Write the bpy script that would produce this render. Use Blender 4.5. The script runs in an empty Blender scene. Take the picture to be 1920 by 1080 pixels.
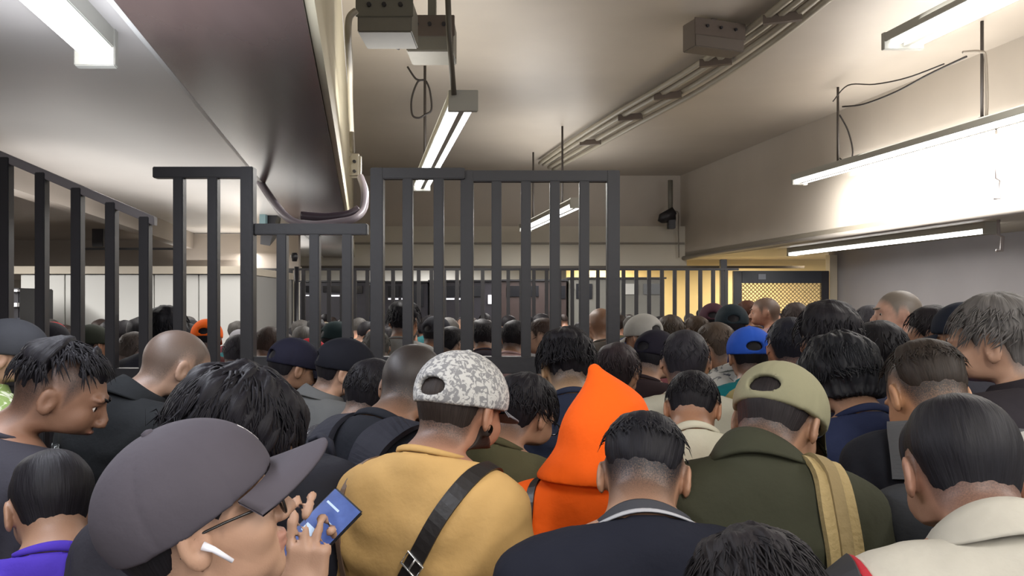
import bpy, math, random
import numpy as np
from mathutils import Vector, Matrix
random.seed(7); np.random.seed(7)
PI = math.pi
sc = bpy.context.scene
COL = sc.collection
F = 1500.0; HC_Z = 1.85; HOR = 572.0; VPX = 680.0
SLOPE = (VPX-960)/F

# ------------------------------------------------------------------ camera, world, exposure
cam = bpy.data.cameras.new('camera'); camo = bpy.data.objects.new('camera', cam); COL.objects.link(camo)
camo.location = (0,0,HC_Z); camo.rotation_euler = (PI/2,0,0)
cam.sensor_width = 36; cam.lens = 36*F/1920; cam.shift_y = (HOR-540)/1920; cam.clip_start = .05
sc.camera = camo
w = bpy.data.worlds.new('world'); sc.world = w; w.use_nodes = True
w.node_tree.nodes['Background'].inputs[0].default_value = (.93,.94,1,1)
w.node_tree.nodes['Background'].inputs[1].default_value = .85
sc.view_settings.view_transform = 'Standard'; sc.view_settings.look = 'None'
sc.view_settings.gamma = 1; sc.view_settings.use_curve_mapping = False
sc.view_settings.exposure = 0.45

def RL(L, z, Y):            # room coordinates: L across, z up, Y depth
    return (L + SLOPE*Y, Y, z)
def P(u, v, Y):
    return ((u-960)/F*Y, Y, HC_Z-(v-HOR)/F*Y)

def area_light(name, L, z, Y0, Y1, power, width=.16, col=(1,.97,.93), up=.75, tilt=0, upz=.17):
    d = bpy.data.lights.new(name, 'AREA'); d.shape = 'RECTANGLE'
    a = Vector(RL(L,z,Y0)); b = Vector(RL(L,z,Y1)); m = (a+b)/2
    d.size = width; d.size_y = (b-a).length; d.energy = power; d.color = col
    o = bpy.data.objects.new(name, d); COL.objects.link(o); o.location = m
    o.rotation_euler = (0, tilt, math.atan(-SLOPE))
    if up:        # added wide upward fill: tubes' spill on the ceiling, floor bounce on the left
        d2 = d.copy(); d2.energy = power*up; d2.size = 1.1; o2 = bpy.data.objects.new(name, d2); COL.objects.link(o2)
        o2.location = m + Vector((0,0,upz)); o2.rotation_euler = (PI, 0, -math.atan(-SLOPE))
    return o
# lights of the hall's tube lamps, then lights with no fixture, some added fill
area_light('lamp_and_fill', .70, 3.19, 5.7, 9.6, 75, up=.45)
area_light('lamp_and_fill', 6.0, 3.46, 5.6, 11.0, 215, up=.3, tilt=-.6)
area_light('lamp_and_fill', 4.7, 4.02, 4.0, 6.9, 55, up=.5)
area_light('lamp_and_fill', 3.07, 3.19, 11.4, 15.0, 110, up=.35)
area_light('lamp_and_fill', -.98, 2.70, .6, 2.9, 24, col=(.86,.90,1), up=.8, upz=-.25)
area_light('lamp_and_fill', 7.62, 2.68, 9.7, 14.2, 45, up=.0)
area_light('lamp_and_fill', .7, 3.3, -3.4, .4, 70)
area_light('lamp_and_fill', 4.0, 3.5, -2.5, 2.2, 140)
area_light('lamp_and_fill', -1.7, 2.70, -3.5, -.5, 55, up=.3, upz=-.3)  # added behind the view, no fixture: brightens the low left ceiling
area_light('lamp_and_fill', -1.6, 2.72, 5.0, 9.0, 30, up=.6, upz=-.25)  # no lamp hangs here: added fill for the left ceiling past the fence
area_light('lamp_and_fill', -4.2, 2.60, 4.5, 8.0, 150, up=.0)
area_light('lamp_and_fill', 1.5, 2.85, 18.0, 19.6, 200, up=.0)
area_light('lamp_and_fill', 5.6, 2.85, 17.8, 19.0, 120, col=(1,.84,.58), up=.0)
area_light('lamp_and_fill', 9.2, 2.85, 16.6, 18.6, 130, col=(1,.84,.58), up=.0)
area_light('lamp_and_fill', -1.6, 2.58, 10.5, 14.0, 60, up=.3, upz=-.1)

# ------------------------------------------------------------------ materials
def lin(h):
    if isinstance(h, str):
        h = h.lstrip('#'); c = [int(h[i:i+2],16)/255 for i in (0,2,4)]
        return tuple((x/12.92 if x <= .04045 else ((x+.055)/1.055)**2.4) for x in c)
    return tuple(h)
_m = {}
def mat(name, col, rough=.7, metal=0, bump=0, bscale=60, var=0, vscale=4, emit=0, emitcol=None, spec=.5, stretch=None):
    if name in _m: return _m[name]
    m = bpy.data.materials.new(name); m.use_nodes = True; nt = m.node_tree; b = nt.nodes['Principled BSDF']
    c = lin(col); b.inputs['Base Color'].default_value = (*c,1)
    b.inputs['Roughness'].default_value = rough; b.inputs['Metallic'].default_value = metal
    b.inputs['Specular IOR Level'].default_value = spec
    if emit:
        b.inputs['Emission Color'].default_value = (*(lin(emitcol) if emitcol else c),1); b.inputs['Emission Strength'].default_value = emit
    if bump or var:
        tc = nt.nodes.new('ShaderNodeTexCoord'); src = tc.outputs['Object']
        if stretch:
            mp = nt.nodes.new('ShaderNodeMapping'); mp.inputs['Scale'].default_value = stretch
            nt.links.new(src, mp.inputs[0]); src = mp.outputs[0]
    if bump:
        n = nt.nodes.new('ShaderNodeTexNoise'); n.inputs['Scale'].default_value = bscale; n.inputs['Detail'].default_value = 4
        nt.links.new(src, n.inputs['Vector'])
        bp = nt.nodes.new('ShaderNodeBump'); bp.inputs['Strength'].default_value = bump; bp.inputs['Distance'].default_value = .01
        nt.links.new(n.outputs['Fac'], bp.inputs['Height']); nt.links.new(bp.outputs[0], b.inputs['Normal'])
    if var:
        n = nt.nodes.new('ShaderNodeTexNoise'); n.inputs['Scale'].default_value = vscale; n.inputs['Detail'].default_value = 5
        nt.links.new(src, n.inputs['Vector'])
        r = nt.nodes.new('ShaderNodeValToRGB'); r.color_ramp.elements[0].position = .3; r.color_ramp.elements[1].position = .7
        r.color_ramp.elements[0].color = (*[x*(1-var) for x in c],1); r.color_ramp.elements[1].color = (*[min(1,x*(1+var)) for x in c],1)
        nt.links.new(n.outputs['Fac'], r.inputs[0]); nt.links.new(r.outputs[0], b.inputs['Base Color'])
    _m[name] = m; return m

def pattern_mat(name, c1, c2, scale=30, thr=.45, rough=.8, kind='voronoi'):
    if name in _m: return _m[name]
    m = mat(name, c1, rough); nt = m.node_tree; b = nt.nodes['Principled BSDF']
    tc = nt.nodes.new('ShaderNodeTexCoord')
    n = nt.nodes.new('ShaderNodeTexNoise'); n.inputs['Scale'].default_value = scale; n.inputs['Detail'].default_value = 6; n.inputs['Distortion'].default_value = 1.6
    nt.links.new(tc.outputs['Object'], n.inputs['Vector'])
    r = nt.nodes.new('ShaderNodeValToRGB'); r.color_ramp.elements[0].position = thr-.03; r.color_ramp.elements[1].position = thr+.03
    r.color_ramp.elements[0].color = (*lin(c1),1); r.color_ramp.elements[1].color = (*lin(c2),1)
    nt.links.new(n.outputs['Fac'], r.inputs[0]); nt.links.new(r.outputs[0], b.inputs['Base Color'])
    return m

def skin_mat(skin, hairc, fade):
    key = 'skin_%s_%s_%.2f' % (skin, hairc, fade)
    if key in _m: return _m[key]
    m = bpy.data.materials.new('skin'); m.use_nodes = True; nt = m.node_tree; b = nt.nodes['Principled BSDF']
    b.inputs['Roughness'].default_value = .52
    at = nt.nodes.new('ShaderNodeAttribute'); at.attribute_name = 'scalp'
    tc = nt.nodes.new('ShaderNodeTexCoord')
    n = nt.nodes.new('ShaderNodeTexNoise'); n.inputs['Scale'].default_value = 420; n.inputs['Detail'].default_value = 2
    nt.links.new(tc.outputs['Object'], n.inputs['Vector'])
    mr = nt.nodes.new('ShaderNodeMapRange'); mr.inputs[1].default_value=.3; mr.inputs[2].default_value=.7; mr.inputs[3].default_value=.72; mr.inputs[4].default_value=1.1
    nt.links.new(n.outputs['Fac'], mr.inputs[0])
    mu = nt.nodes.new('ShaderNodeMath'); mu.operation='MULTIPLY'; nt.links.new(at.outputs['Fac'], mu.inputs[0]); nt.links.new(mr.outputs[0], mu.inputs[1])
    m2 = nt.nodes.new('ShaderNodeMath'); m2.operation='MULTIPLY'; m2.use_clamp=True; m2.inputs[1].default_value = fade; nt.links.new(mu.outputs[0], m2.inputs[0])
    n2 = nt.nodes.new('ShaderNodeTexNoise'); n2.inputs['Scale'].default_value = 18; nt.links.new(tc.outputs['Object'], n2.inputs['Vector'])
    r = nt.nodes.new('ShaderNodeValToRGB'); c = lin(skin)
    r.color_ramp.elements[0].position=.3; r.color_ramp.elements[1].position=.7
    r.color_ramp.elements[0].color = (c[0]*.93,c[1]*.88,c[2]*.87,1); r.color_ramp.elements[1].color = (min(1,c[0]*1.08),c[1]*1.08,c[2]*1.08,1)
    nt.links.new(n2.outputs['Fac'], r.inputs[0])
    mx = nt.nodes.new('ShaderNodeMix'); mx.data_type='RGBA'
    nt.links.new(m2.outputs[0], mx.inputs['Factor']); nt.links.new(r.outputs[0], mx.inputs['A'])
    mx.inputs['B'].default_value = (*lin(hairc),1)
    nt.links.new(mx.outputs['Result'], b.inputs['Base Color'])
    bp = nt.nodes.new('ShaderNodeBump'); bp.inputs['Strength'].default_value=.12; bp.inputs['Distance'].default_value=.002
    nt.links.new(n.outputs['Fac'], bp.inputs['Height']); nt.links.new(bp.outputs[0], b.inputs['Normal'])
    _m[key] = m; return m

def hair_mat(c):
    key = 'hair_'+c
    if key in _m: return _m[key]
    m = bpy.data.materials.new('hair'); m.use_nodes = True; nt = m.node_tree; b = nt.nodes['Principled BSDF']
    b.inputs['Roughness'].default_value = .58; b.inputs['Specular IOR Level'].default_value = .22
    at = nt.nodes.new('ShaderNodeAttribute'); at.attribute_name = 'flow'; 
    n = nt.nodes.new('ShaderNodeTexNoise'); n.inputs['Scale'].default_value = 1; n.inputs['Detail'].default_value = 3
    nt.links.new(at.outputs['Vector'], n.inputs['Vector'])
    r = nt.nodes.new('ShaderNodeValToRGB'); k = lin(c)
    r.color_ramp.elements[0].position=.32; r.color_ramp.elements[1].position=.72
    r.color_ramp.elements[0].color = (*[x*.7 for x in k],1); r.color_ramp.elements[1].color = (*[min(1,x*1.25+.001) for x in k],1)
    nt.links.new(n.outputs['Fac'], r.inputs[0]); nt.links.new(r.outputs[0], b.inputs['Base Color'])
    bp = nt.nodes.new('ShaderNodeBump'); bp.inputs['Strength'].default_value=.4; bp.inputs['Distance'].default_value=.004
    nt.links.new(n.outputs['Fac'], bp.inputs['Height']); nt.links.new(bp.outputs[0], b.inputs['Normal'])
    _m[key] = m; return m

def cloth(c, rough=.85, bump=.35):
    return mat('cloth_'+c, c, rough, bump=bump, bscale=26, var=.06, vscale=9, spec=.14)

# ------------------------------------------------------------------ object helpers
TRIS = [0]
def link(o, parent=None):
    COL.objects.link(o)
    if parent is not None: o.parent = parent
    return o
def mesh_np(name, v, faces, attrs=None, smooth=True, midx=None):
    """faces: int array (n,3|4) or list of lists"""
    me = bpy.data.meshes.new(name)
    if isinstance(faces, np.ndarray):
        n, k = faces.shape
        me.vertices.add(len(v)); me.vertices.foreach_set('co', np.asarray(v, np.float32).ravel())
        me.loops.add(n*k); me.loops.foreach_set('vertex_index', faces.astype(np.int32).ravel())
        me.polygons.add(n); me.polygons.foreach_set('loop_start', np.arange(0,n*k,k,dtype=np.int32))
        me.polygons.foreach_set('loop_total', np.full(n,k,np.int32))
        if midx is not None: me.polygons.foreach_set('material_index', midx.astype(np.int32))
        me.update(calc_edges=True)
        TRIS[0] += n*(k-2)
    else:
        me.from_pydata([tuple(p) for p in v], [], faces); me.update()
        TRIS[0] += sum(len(f)-2 for f in faces)
    me.polygons.foreach_set('use_smooth', np.full(len(me.polygons), smooth))
    if attrs:
        for an, av in attrs.items():
            av = np.asarray(av, np.float32)
            if av.ndim == 1:
                a = me.attributes.new(an, 'FLOAT', 'POINT'); a.data.foreach_set('value', av)
            else:
                a = me.attributes.new(an, 'FLOAT_VECTOR', 'POINT'); a.data.foreach_set('vector', av.ravel())
    return me
def add_obj(name, me, m=None, parent=None):
    o = bpy.data.objects.new(name, me); link(o, parent)
    if m is not None:
        ms = m if isinstance(m, (list,tuple)) else [m]
        while len(me.materials) < len(ms): me.materials.append(None)
        for i, x in enumerate(ms):
            o.material_slots[i].link = 'OBJECT'; o.material_slots[i].material = x
    return o
def empty(name, loc=(0,0,0), rz=0, s=1):
    o = bpy.data.objects.new(name, None); COL.objects.link(o); o.location = loc; o.rotation_euler = (0,0,rz); o.scale = (s,s,s)
    o.empty_display_size = .1
    return o
def tag(o, label=None, cat=None, group=None, kind=None):
    if label: o['label'] = label
    if cat: o['category'] = cat
    if group: o['group'] = group
    if kind: o['kind'] = kind
    return o
class MB:
    def __init__(s): s.v = []; s.f = []
    def quadbox(s, pts):      # 8 pts: bottom 4 ccw, top 4 ccw
        b = len(s.v); s.v += [tuple(p) for p in pts]
        for q in ((3,2,1,0),(4,5,6,7),(0,1,5,4),(1,2,6,5),(2,3,7,6),(3,0,4,7)): s.f.append([b+i for i in q])
        return s
    def box(s, x0,x1,y0,y1,z0,z1):
        return s.quadbox([(x0,y0,z0),(x1,y0,z0),(x1,y1,z0),(x0,y1,z0),(x0,y0,z1),(x1,y0,z1),(x1,y1,z1),(x0,y1,z1)])
    def rbox(s, L0,L1,Y0,Y1,z0,z1):   # box running along the hall
        return s.quadbox([RL(L0,z0,Y0),RL(L1,z0,Y0),RL(L1,z0,Y1),RL(L0,z0,Y1),RL(L0,z1,Y0),RL(L1,z1,Y0),RL(L1,z1,Y1),RL(L0,z1,Y1)])
    def tube(s, pts, r, n=8, closed=False, cap=True):
        pts = [Vector(p) for p in pts]; m = len(pts); b = len(s.v)
        rr = r if isinstance(r,(list,tuple)) else [r]*m
        up = None
        for i,p in enumerate(pts):
            if closed: t = (pts[(i+1)%m]-pts[i-1]).normalized()
            else: t = (pts[min(i+1,m-1)]-pts[max(i-1,0)]).normalized()
            if up is None:
                up = Vector((0,0,1)) if abs(t.z)<.9 else Vector((1,0,0))
            a = t.cross(up); 
            if a.length < 1e-4: a = t.cross(Vector((0,1,0)))
            a.normalize(); up = a.cross(t).normalized()
            for k in range(n):
                an = 2*PI*k/n; s.v.append(tuple(p + a*(rr[i]*math.cos(an)) + up*(rr[i]*math.sin(an))))
        for i in range(m if closed else m-1):
            j = (i+1)%m
            for k in range(n):
                k2=(k+1)%n; s.f.append([b+i*n+k, b+i*n+k2, b+j*n+k2, b+j*n+k])
        if not closed and cap:
            s.f.append([b+k for k in range(n)][::-1]); s.f.append([b+(m-1)*n+k for k in range(n)])
        return s
    def ribbon(s, pts, nrm, wd, th):
        m=len(pts); b=len(s.v); pts=[Vector(p) for p in pts]
        for i,p in enumerate(pts):
            t=(pts[min(i+1,m-1)]-pts[max(i-1,0)]).normalized(); n=Vector(nrm[i]).normalized(); a=t.cross(n).normalized()
            ww = wd[i] if isinstance(wd,(list,tuple)) else wd
            for (x,y) in ((-1,0),(1,0),(1,1),(-1,1)): s.v.append(tuple(p+a*(x*ww/2)+n*(y*th)))
        for i in range(m-1):
            for k in range(4):
                k2=(k+1)%4; s.f.append([b+i*4+k, b+i*4+k2, b+(i+1)*4+k2, b+(i+1)*4+k])
        s.f.append([b,b+1,b+2,b+3][::-1]); s.f.append([b+(m-1)*4+k for k in range(4)])
        return s
    def build(s, name, m, parent=None, smooth=False, bevel=0):
        me = mesh_np(name, s.v, s.f, smooth=smooth)
        import bmesh
        bm = bmesh.new(); bm.from_mesh(me); bmesh.ops.recalc_face_normals(bm, faces=bm.faces)
        if bevel: bmesh.ops.bevel(bm, geom=bm.edges[:], offset=bevel, segments=2, affect='EDGES')
        bm.to_mesh(me); bm.free()
        return add_obj(name, me, m, parent)

# ------------------------------------------------------------------ SDF kit + surface nets
def ell(X,Y,Z,c,r):
    a=(X-c[0]); b=(Y-c[1]); d=(Z-c[2])
    k0=np.sqrt((a/r[0])**2+(b/r[1])**2+(d/r[2])**2); k1=np.sqrt((a/r[0]**2)**2+(b/r[1]**2)**2+(d/r[2]**2)**2)+1e-9
    return k0*(k0-1)/k1
def cone(X,Y,Z,a,b,ra,rb):
    a=np.asarray(a,np.float32); b=np.asarray(b,np.float32); ab=b-a; L=float(ab@ab)
    t=((X-a[0])*ab[0]+(Y-a[1])*ab[1]+(Z-a[2])*ab[2])/L; t=np.clip(t,0,1)
    return np.sqrt((X-a[0]-t*ab[0])**2+(Y-a[1]-t*ab[1])**2+(Z-a[2]-t*ab[2])**2)-(ra+(rb-ra)*t)
def rbx(X,Y,Z,c,h,r):
    qx=np.abs(X-c[0])-h[0]+r; qy=np.abs(Y-c[1])-h[1]+r; qz=np.abs(Z-c[2])-h[2]+r
    return np.sqrt(np.maximum(qx,0)**2+np.maximum(qy,0)**2+np.maximum(qz,0)**2)+np.minimum(np.maximum(qx,np.maximum(qy,qz)),0)-r
def smin(a,b,k):
    h=np.maximum(k-np.abs(a-b),0)/k
    return np.minimum(a,b)-h*h*k*.25
def smax(a,b,k): return -smin(-a,-b,k)

def snets(fn, xs, ys, zs):
    xs=np.asarray(xs,np.float32); ys=np.asarray(ys,np.float32); zs=np.asarray(zs,np.float32)
    f=fn(xs[:,None,None],ys[None,:,None],zs[None,None,:]).astype(np.float32)
    f=np.where(np.abs(f)<1e-7,1e-7,f)
    s=f<0
    c=s[:-1,:-1,:-1].astype(np.int8)
    tot=np.zeros(c.shape,np.int8)
    for i in (0,1):
        for j in (0,1):
            for k in (0,1):
                tot+=s[i:s.shape[0]-1+i, j:s.shape[1]-1+j, k:s.shape[2]-1+k]
    act=(tot>0)&(tot<8)
    I,J,K=np.nonzero(act); n=len(I)
    idx=np.full(act.shape,-1,np.int32); idx[I,J,K]=np.arange(n)
    acc=np.zeros((n,3),np.float32); cnt=np.zeros(n,np.float32)
    def pt(i,j,k): return np.stack([xs[i],ys[j],zs[k]],1)
    for ax in range(3):
        for a in (0,1):
            for b in (0,1):
                o=[0,0,0]; oth=[q for q in range(3) if q!=ax]; o[oth[0]]=a; o[oth[1]]=b; e=list(o); e[ax]=1
                i0,j0,k0=I+o[0],J+o[1],K+o[2]; i1,j1,k1=I+e[0],J+e[1],K+e[2]
                f0=f[i0,j0,k0]; f1=f[i1,j1,k1]; cr=(f0<0)!=(f1<0)
                t=np.where(cr, f0/(f0-f1+1e-20),0)[:,None]
                p=pt(i0,j0,k0)*(1-t)+pt(i1,j1,k1)*t
                acc+=np.where(cr[:,None],p,0); cnt+=cr
    v=acc/cnt[:,None]
    quads=[]
    sh=s.shape
    for ax in range(3):
        sl0=[slice(1,-1)]*3; sl1=[slice(1,-1)]*3
        sl0[ax]=slice(0,-1); sl1[ax]=slice(1,None)
        a=s[tuple(sl0)]; b=s[tuple(sl1)]
        for flip,mask in ((False,a&~b),(True,~a&b)):
            q=list(np.nonzero(mask)); oth=[z for z in range(3) if z!=ax]
            for z in oth: q[z]=q[z]+1
            q1,q2=oth
            def cell(d1,d2):
                g=[q[0],q[1],q[2]]; g[q1]=g[q1]-d1; g[q2]=g[q2]-d2
                return idx[g[0],g[1],g[2]]
            Q=np.stack([cell(1,1),cell(0,1),cell(0,0),cell(1,0)],1)
            fl = flip if ax!=1 else not flip
            if fl: Q=Q[:,::-1]
            quads.append(Q)
    Q=np.concatenate(quads); Q=Q[(Q>=0).all(1)]
    return v,Q
def axis(*segs):
    out=[]
    for a,b,h in segs:
        n=max(1,int(round((b-a)/h))); out+=list(a+(b-a)*np.arange(n)/n)
    out.append(segs[-1][1]); return np.array(out,np.float32)

HC=(0.0,0.0,1.62)
def d_cranium(X,Y,Z): return ell(X,Y,Z-HC[2],(0,-.008,.012),(.075,.096,.088))
def d_headbase(X,Y,Z):
    z=Z-HC[2]
    d=smin(d_cranium(X,Y,Z), ell(X,Y,z,(0,.03,-.038),(.059,.060,.078)),.03)
    d=smin(d, ell(X,Y,z,(0,.034,-.084),(.05,.052,.03)),.03)
    d=smin(d, cone(X,Y,z,(0,-.022,-.05),(0,-.045,-.19),.053,.06),.03)
    return d
def d_head(X,Y,Z,detail=True):
    z=Z-HC[2]; A=np.abs(X)
    d=d_headbase(X,Y,Z)
    d=smin(d, ell(X,Y,z,(0,.079,-.104),(.022,.016,.016)),.02)
    d=smin(d, ell(A,Y,z,(.040,.060,-.036),(.022,.022,.024)),.02)
    if detail:
        d=smin(d, ell(A,Y,z,(.028,.083,.019),(.026,.012,.008)),.014)
        d=smax(d, -ell(A,Y,z,(.031,.100,-.001),(.019,.017,.011)),.012)
        d=smin(d, ell(A,Y,z,(.031,.0765,.0068),(.0160,.0138,.0068)),.004)
        d=smin(d, ell(X,Y,z,(0,.091,-.064),(.023,.010,.0055)),.005)
        d=smin(d, ell(X,Y,z,(0,.090,-.0745),(.019,.010,.0065)),.005)
        d=smin(d, ell(A,Y,z,(.0115,.099,-.040),(.0085,.010,.0075)),.006)
    d=smin(d, cone(X,Y,z,(0,.086,.008),(0,.112,-.034),.007,.0105),.012)
    # ears
    e=ell(A*.97+Y*.24,Y-A*.2,z+Y*.15,(.0755,-.026,-.018),(.0085,.020,.033))
    if detail:
        e=smax(e,-ell(A,Y,z,(.0945,-.006,-.016),(.0125,.0115,.021)),.003)
    d=smin(d,e,.007)
    return d
DEF_ARM=dict(sh=(.162,-.038,1.372), el=(.214,-.05,1.09), wr=(.222,.045,.865), a=(0.02,.18,-.98), t=(-.15,.98,.1), curl=(.25,.35,.45,.5,.3))
def nv(a): a=np.asarray(a,float); return a/np.linalg.norm(a)
def d_hand(X,Y,Z,wr,a,t,curl,side=1):
    wr=np.asarray(wr,float); a=nv(a); t=np.asarray(t,float); t=nv(t-a*(t@a)); n=np.cross(a,t)*side
    # local coords
    px=(X-wr[0])*t[0]+(Y-wr[1])*t[1]+(Z-wr[2])*t[2]
    py=(X-wr[0])*a[0]+(Y-wr[1])*a[1]+(Z-wr[2])*a[2]
    pz=(X-wr[0])*n[0]+(Y-wr[1])*n[1]+(Z-wr[2])*n[2]
    d=rbx(px,py,pz,(0,.046,0),(.037,.043,.013),.012)
    d=smin(d,cone(px,py,pz,(.0,-.02,0),(0,.02,0),.025,.022),.02)
    d=smin(d,ell(px,py,pz,(.026,.03,.008),(.017,.03,.014)),.012)
    ln=(.92,1.05,.98,.78)
    for i in range(4):
        b=np.array([.0285-.0195*i,.084-.004*abs(i-1.2),0.]); ang=curl[i]*.5; r=.0098-.0006*i*(i>1)
        fan=(.07,.02,-.03,-.08)[i]
        for j,l in enumerate((.043,.027,.021)):
            L=l*ln[i]; dr=np.array([math.sin(fan)*math.cos(ang),math.cos(fan)*math.cos(ang),math.sin(ang)])
            e=b+dr*L; d=smin(d,cone(px,py,pz,b,e,r,r*.93),.004 if j else .006); b=e; r*=.93; ang+=curl[i]*1.1
    b=np.array([.030,.022,.006]); ang=.75
    for j,l in enumerate((.040,.030,.024)):
        dr=np.array([math.sin(ang),math.cos(ang),.25*curl[4]*(j+1)]); dr/=np.linalg.norm(dr)
        e=b+dr*l; d=smin(d,cone(px,py,pz,b,e,.0125-.0015*j,.0112-.0015*j),.006); b=e; ang-=.28
    return d
def mir(A): 
    m=dict(A); 
    for k in ('sh','el','wr','a','t'): m[k]=(-A[k][0],A[k][1],A[k][2])
    return m
def d_arm(X,Y,Z,A,off=0,upto=2):
    d=cone(X,Y,Z,A['sh'],A['el'],.050+off,.038+off)
    if upto==2: d=smin(d,cone(X,Y,Z,A['el'],A['wr'],.038+off,.024+off),.02)
    return d
def d_torso(X,Y,Z,off=0):
    A=np.abs(X)
    d=ell(X,Y,Z,(0,-.025,1.27),(.165+off,.115+off,.21+off))
    d=smin(d,ell(X,Y,Z,(0,-.005,1.07),(.150+off,.118+off,.2+off)),.06)
    d=smin(d,ell(X,Y,Z,(0,-.015,.93),(.165+off,.122+off,.13+off)),.06)
    d=smin(d,cone(A,Y,Z,(0,-.045,1.455),(.142,-.038,1.380),.052+off*.8,.044+off*.7),.05)
    d=smin(d,cone(X,Y,Z,(0,-.03,1.56),(0,-.045,1.43),.052+off*.3,.060+off),.035)
    d=smin(d,ell(A,Y,Z,(.085,-.085,1.33),(.085+off,.05+off,.10+off)),.04)
    return d
def d_legs(X,Y,Z,off=0):
    A=np.abs(X)
    d=cone(A,Y,Z,(.088,-.01,.90),(.095,.01,.48),.088+off,.056+off)
    return smin(d,cone(A,Y,Z,(.095,.01,.48),(.10,-.02,.09),.056+off,.038+off),.03)
def d_body(X,Y,Z,RA,LA,detail=True,hands=True):
    d=d_torso(X,Y,Z)
    d=smin(d,d_legs(X,Y,Z),.04)
    d=smin(d,cone(np.abs(X),Y,Z,(.10,-.03,.06),(.105,.11,.035),.036,.028),.03)
    for A,sd in ((RA,1),(LA,-1)):
        d=smin(d,d_arm(X,Y,Z,A),.035)
        if hands: d=smin(d,d_hand(X,Y,Z,A['wr'],A['a'],A['t'],A['curl'],-sd),.012)
        else: d=smin(d,cone(X,Y,Z,A['wr'],np.array(A['wr'])+nv(A['a'])*.12,.03,.025),.02)
    return smin(d,d_head(X,Y,Z,detail),.02)
ZL_Y=[-.13,-.055,-.042,-.032,-.012,.012,.022,.034,.045,.07,.11]
ZL_Z=[-.078,-.078,-.06,-.012,.020,.018,-.018,.004,.032,.052,.060]
def scalp_attr(v):
    z=v[:,2]-HC[2]; y=v[:,1]
    bk=np.clip((.0-y)/.03,0,1)
    zl=np.interp(y,ZL_Y,ZL_Z)-.008-.022*bk
    m=np.clip((z-zl)/(.05+.035*bk),0,1)**.6*(v[:,2]>1.5)*(np.abs(v[:,0])<.082)
    # beard shadow
    return m.astype(np.float32)
def folds(X,Y,Z,amp):
    return amp*(np.sin(5*X+4*Y+33*Z+2.5*np.sin(8*X+3*Z))*.35*np.clip((np.abs(X)-.05)*8,0,1)+np.sin(9*X+21*Z+3*np.sin(7*Z+4*X))*.5+np.sin(-14*X+16*Z+2*np.sin(9*Y))*.35+np.sin(33*Z+12*Y+15*np.abs(X))*.22)
def armpit(X,Y,Z):
    A=np.abs(X); r2=((A-.15)/.10)**2+((Z-1.27)/.13)**2
    u=(Z-1.2)*.8-(A-.1)*.6; v=(Z-1.2)*.45+(A-.1)*.9
    return .0065*np.exp(-r2)*np.sin(72*u+3*np.sin(20*v)+8*Y)+.004*np.exp(-((Z-1.02)/.1)**2)*np.sin(60*Z+9*X+3*np.sin(14*X))
def d_shirt(X,Y,Z,kind,RA,LA,amp=.004):
    loose={'tee':.016,'jacket':.026,'shirt':.02,'hood':.03}[kind]
    d=d_torso(X,Y,Z,loose)
    for A in (RA,LA):
        sh=np.array(A['sh']); el=np.array(A['el'])
        if kind=='tee':
            e=sh+(el-sh)*.72; s=cone(X,Y,Z,sh,sh+(el-sh)*.85,.050+loose,.052+loose)
            ax=nv(el-sh); s=smax(s,(X-e[0])*ax[0]+(Y-e[1])*ax[1]+(Z-e[2])*ax[2],.006)
        else:
            s=d_arm(X,Y,Z,A,loose*.8)
            wr=np.array(A['wr']); ax=nv(wr-el); s=smax(s,(X-wr[0])*ax[0]+(Y-wr[1])*ax[1]+(Z-wr[2])*ax[2],.006)
        d=smin(d,s,.05)
    d=d+folds(X,Y,Z,amp)*np.clip((1.50-Z)/.14,0.1,1)
    d=d+armpit(X,Y,Z)
    d=smax(d,.88-Z,.012)
    up={'tee':1.472,'jacket':1.478,'shirt':1.478,'hood':1.485}[kind]
    d=smax(d,Z-up+.42*(Y+.035),.008)
    return d
def hairflow(v):
    x=v[:,0]; y=v[:,1]+.02; z=v[:,2]-HC[2]-.03
    r=np.sqrt(x*x+y*y)+1e-6; ph=np.arctan2(x,y); th=np.arctan2(r,z)
    return np.stack([x/r*22,y/r*22,th*2.2],1)
def d_hair(X,Y,Z,st):
    z=Z-HC[2]
    top=np.clip((z-.0)/.08,0,1)
    t=st['side']+(st['top']-st['side'])*top
    zl0=np.interp(Y,ZL_Y,ZL_Z).astype(np.float32)+st['lift']*np.clip(1-(Y-.02)/.05,0,1)
    t=t*np.clip((z-zl0)/.075,-.12,1)-.0015*np.clip(1-(z-zl0)/.02,0,1) if not st.get('low') else t
    d=d_headbase(X,Y,Z)-t
    ph=np.arctan2(X,Y+.02); th=np.arctan2(np.sqrt(X*X+(Y+.02)**2),z-.03)
    a=st['amp']
    d=d-a*(np.sin(11*ph+3*th+1)+.7*np.sin(23*ph-4*th)+.5*np.sin(37*ph+2*np.sin(5*th)))*.4*np.clip(th/.5,0,1)-a*.5*np.sin(7*th+2*ph)
    zl=np.interp(Y,ZL_Y,ZL_Z).astype(np.float32)+st['lift']*np.clip(1-(Y-.02)/.05,0,1)
    if st.get('low'): zl=np.where(Y<.045, np.minimum(zl,st['low']), zl)
    fr=st.get('fringe',0)
    if fr: zl=np.where(Y>.04, zl-fr, zl)
    return smax(d,zl+a*.5*np.sin(40*ph)-z,.006+st['side']*.4)
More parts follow.
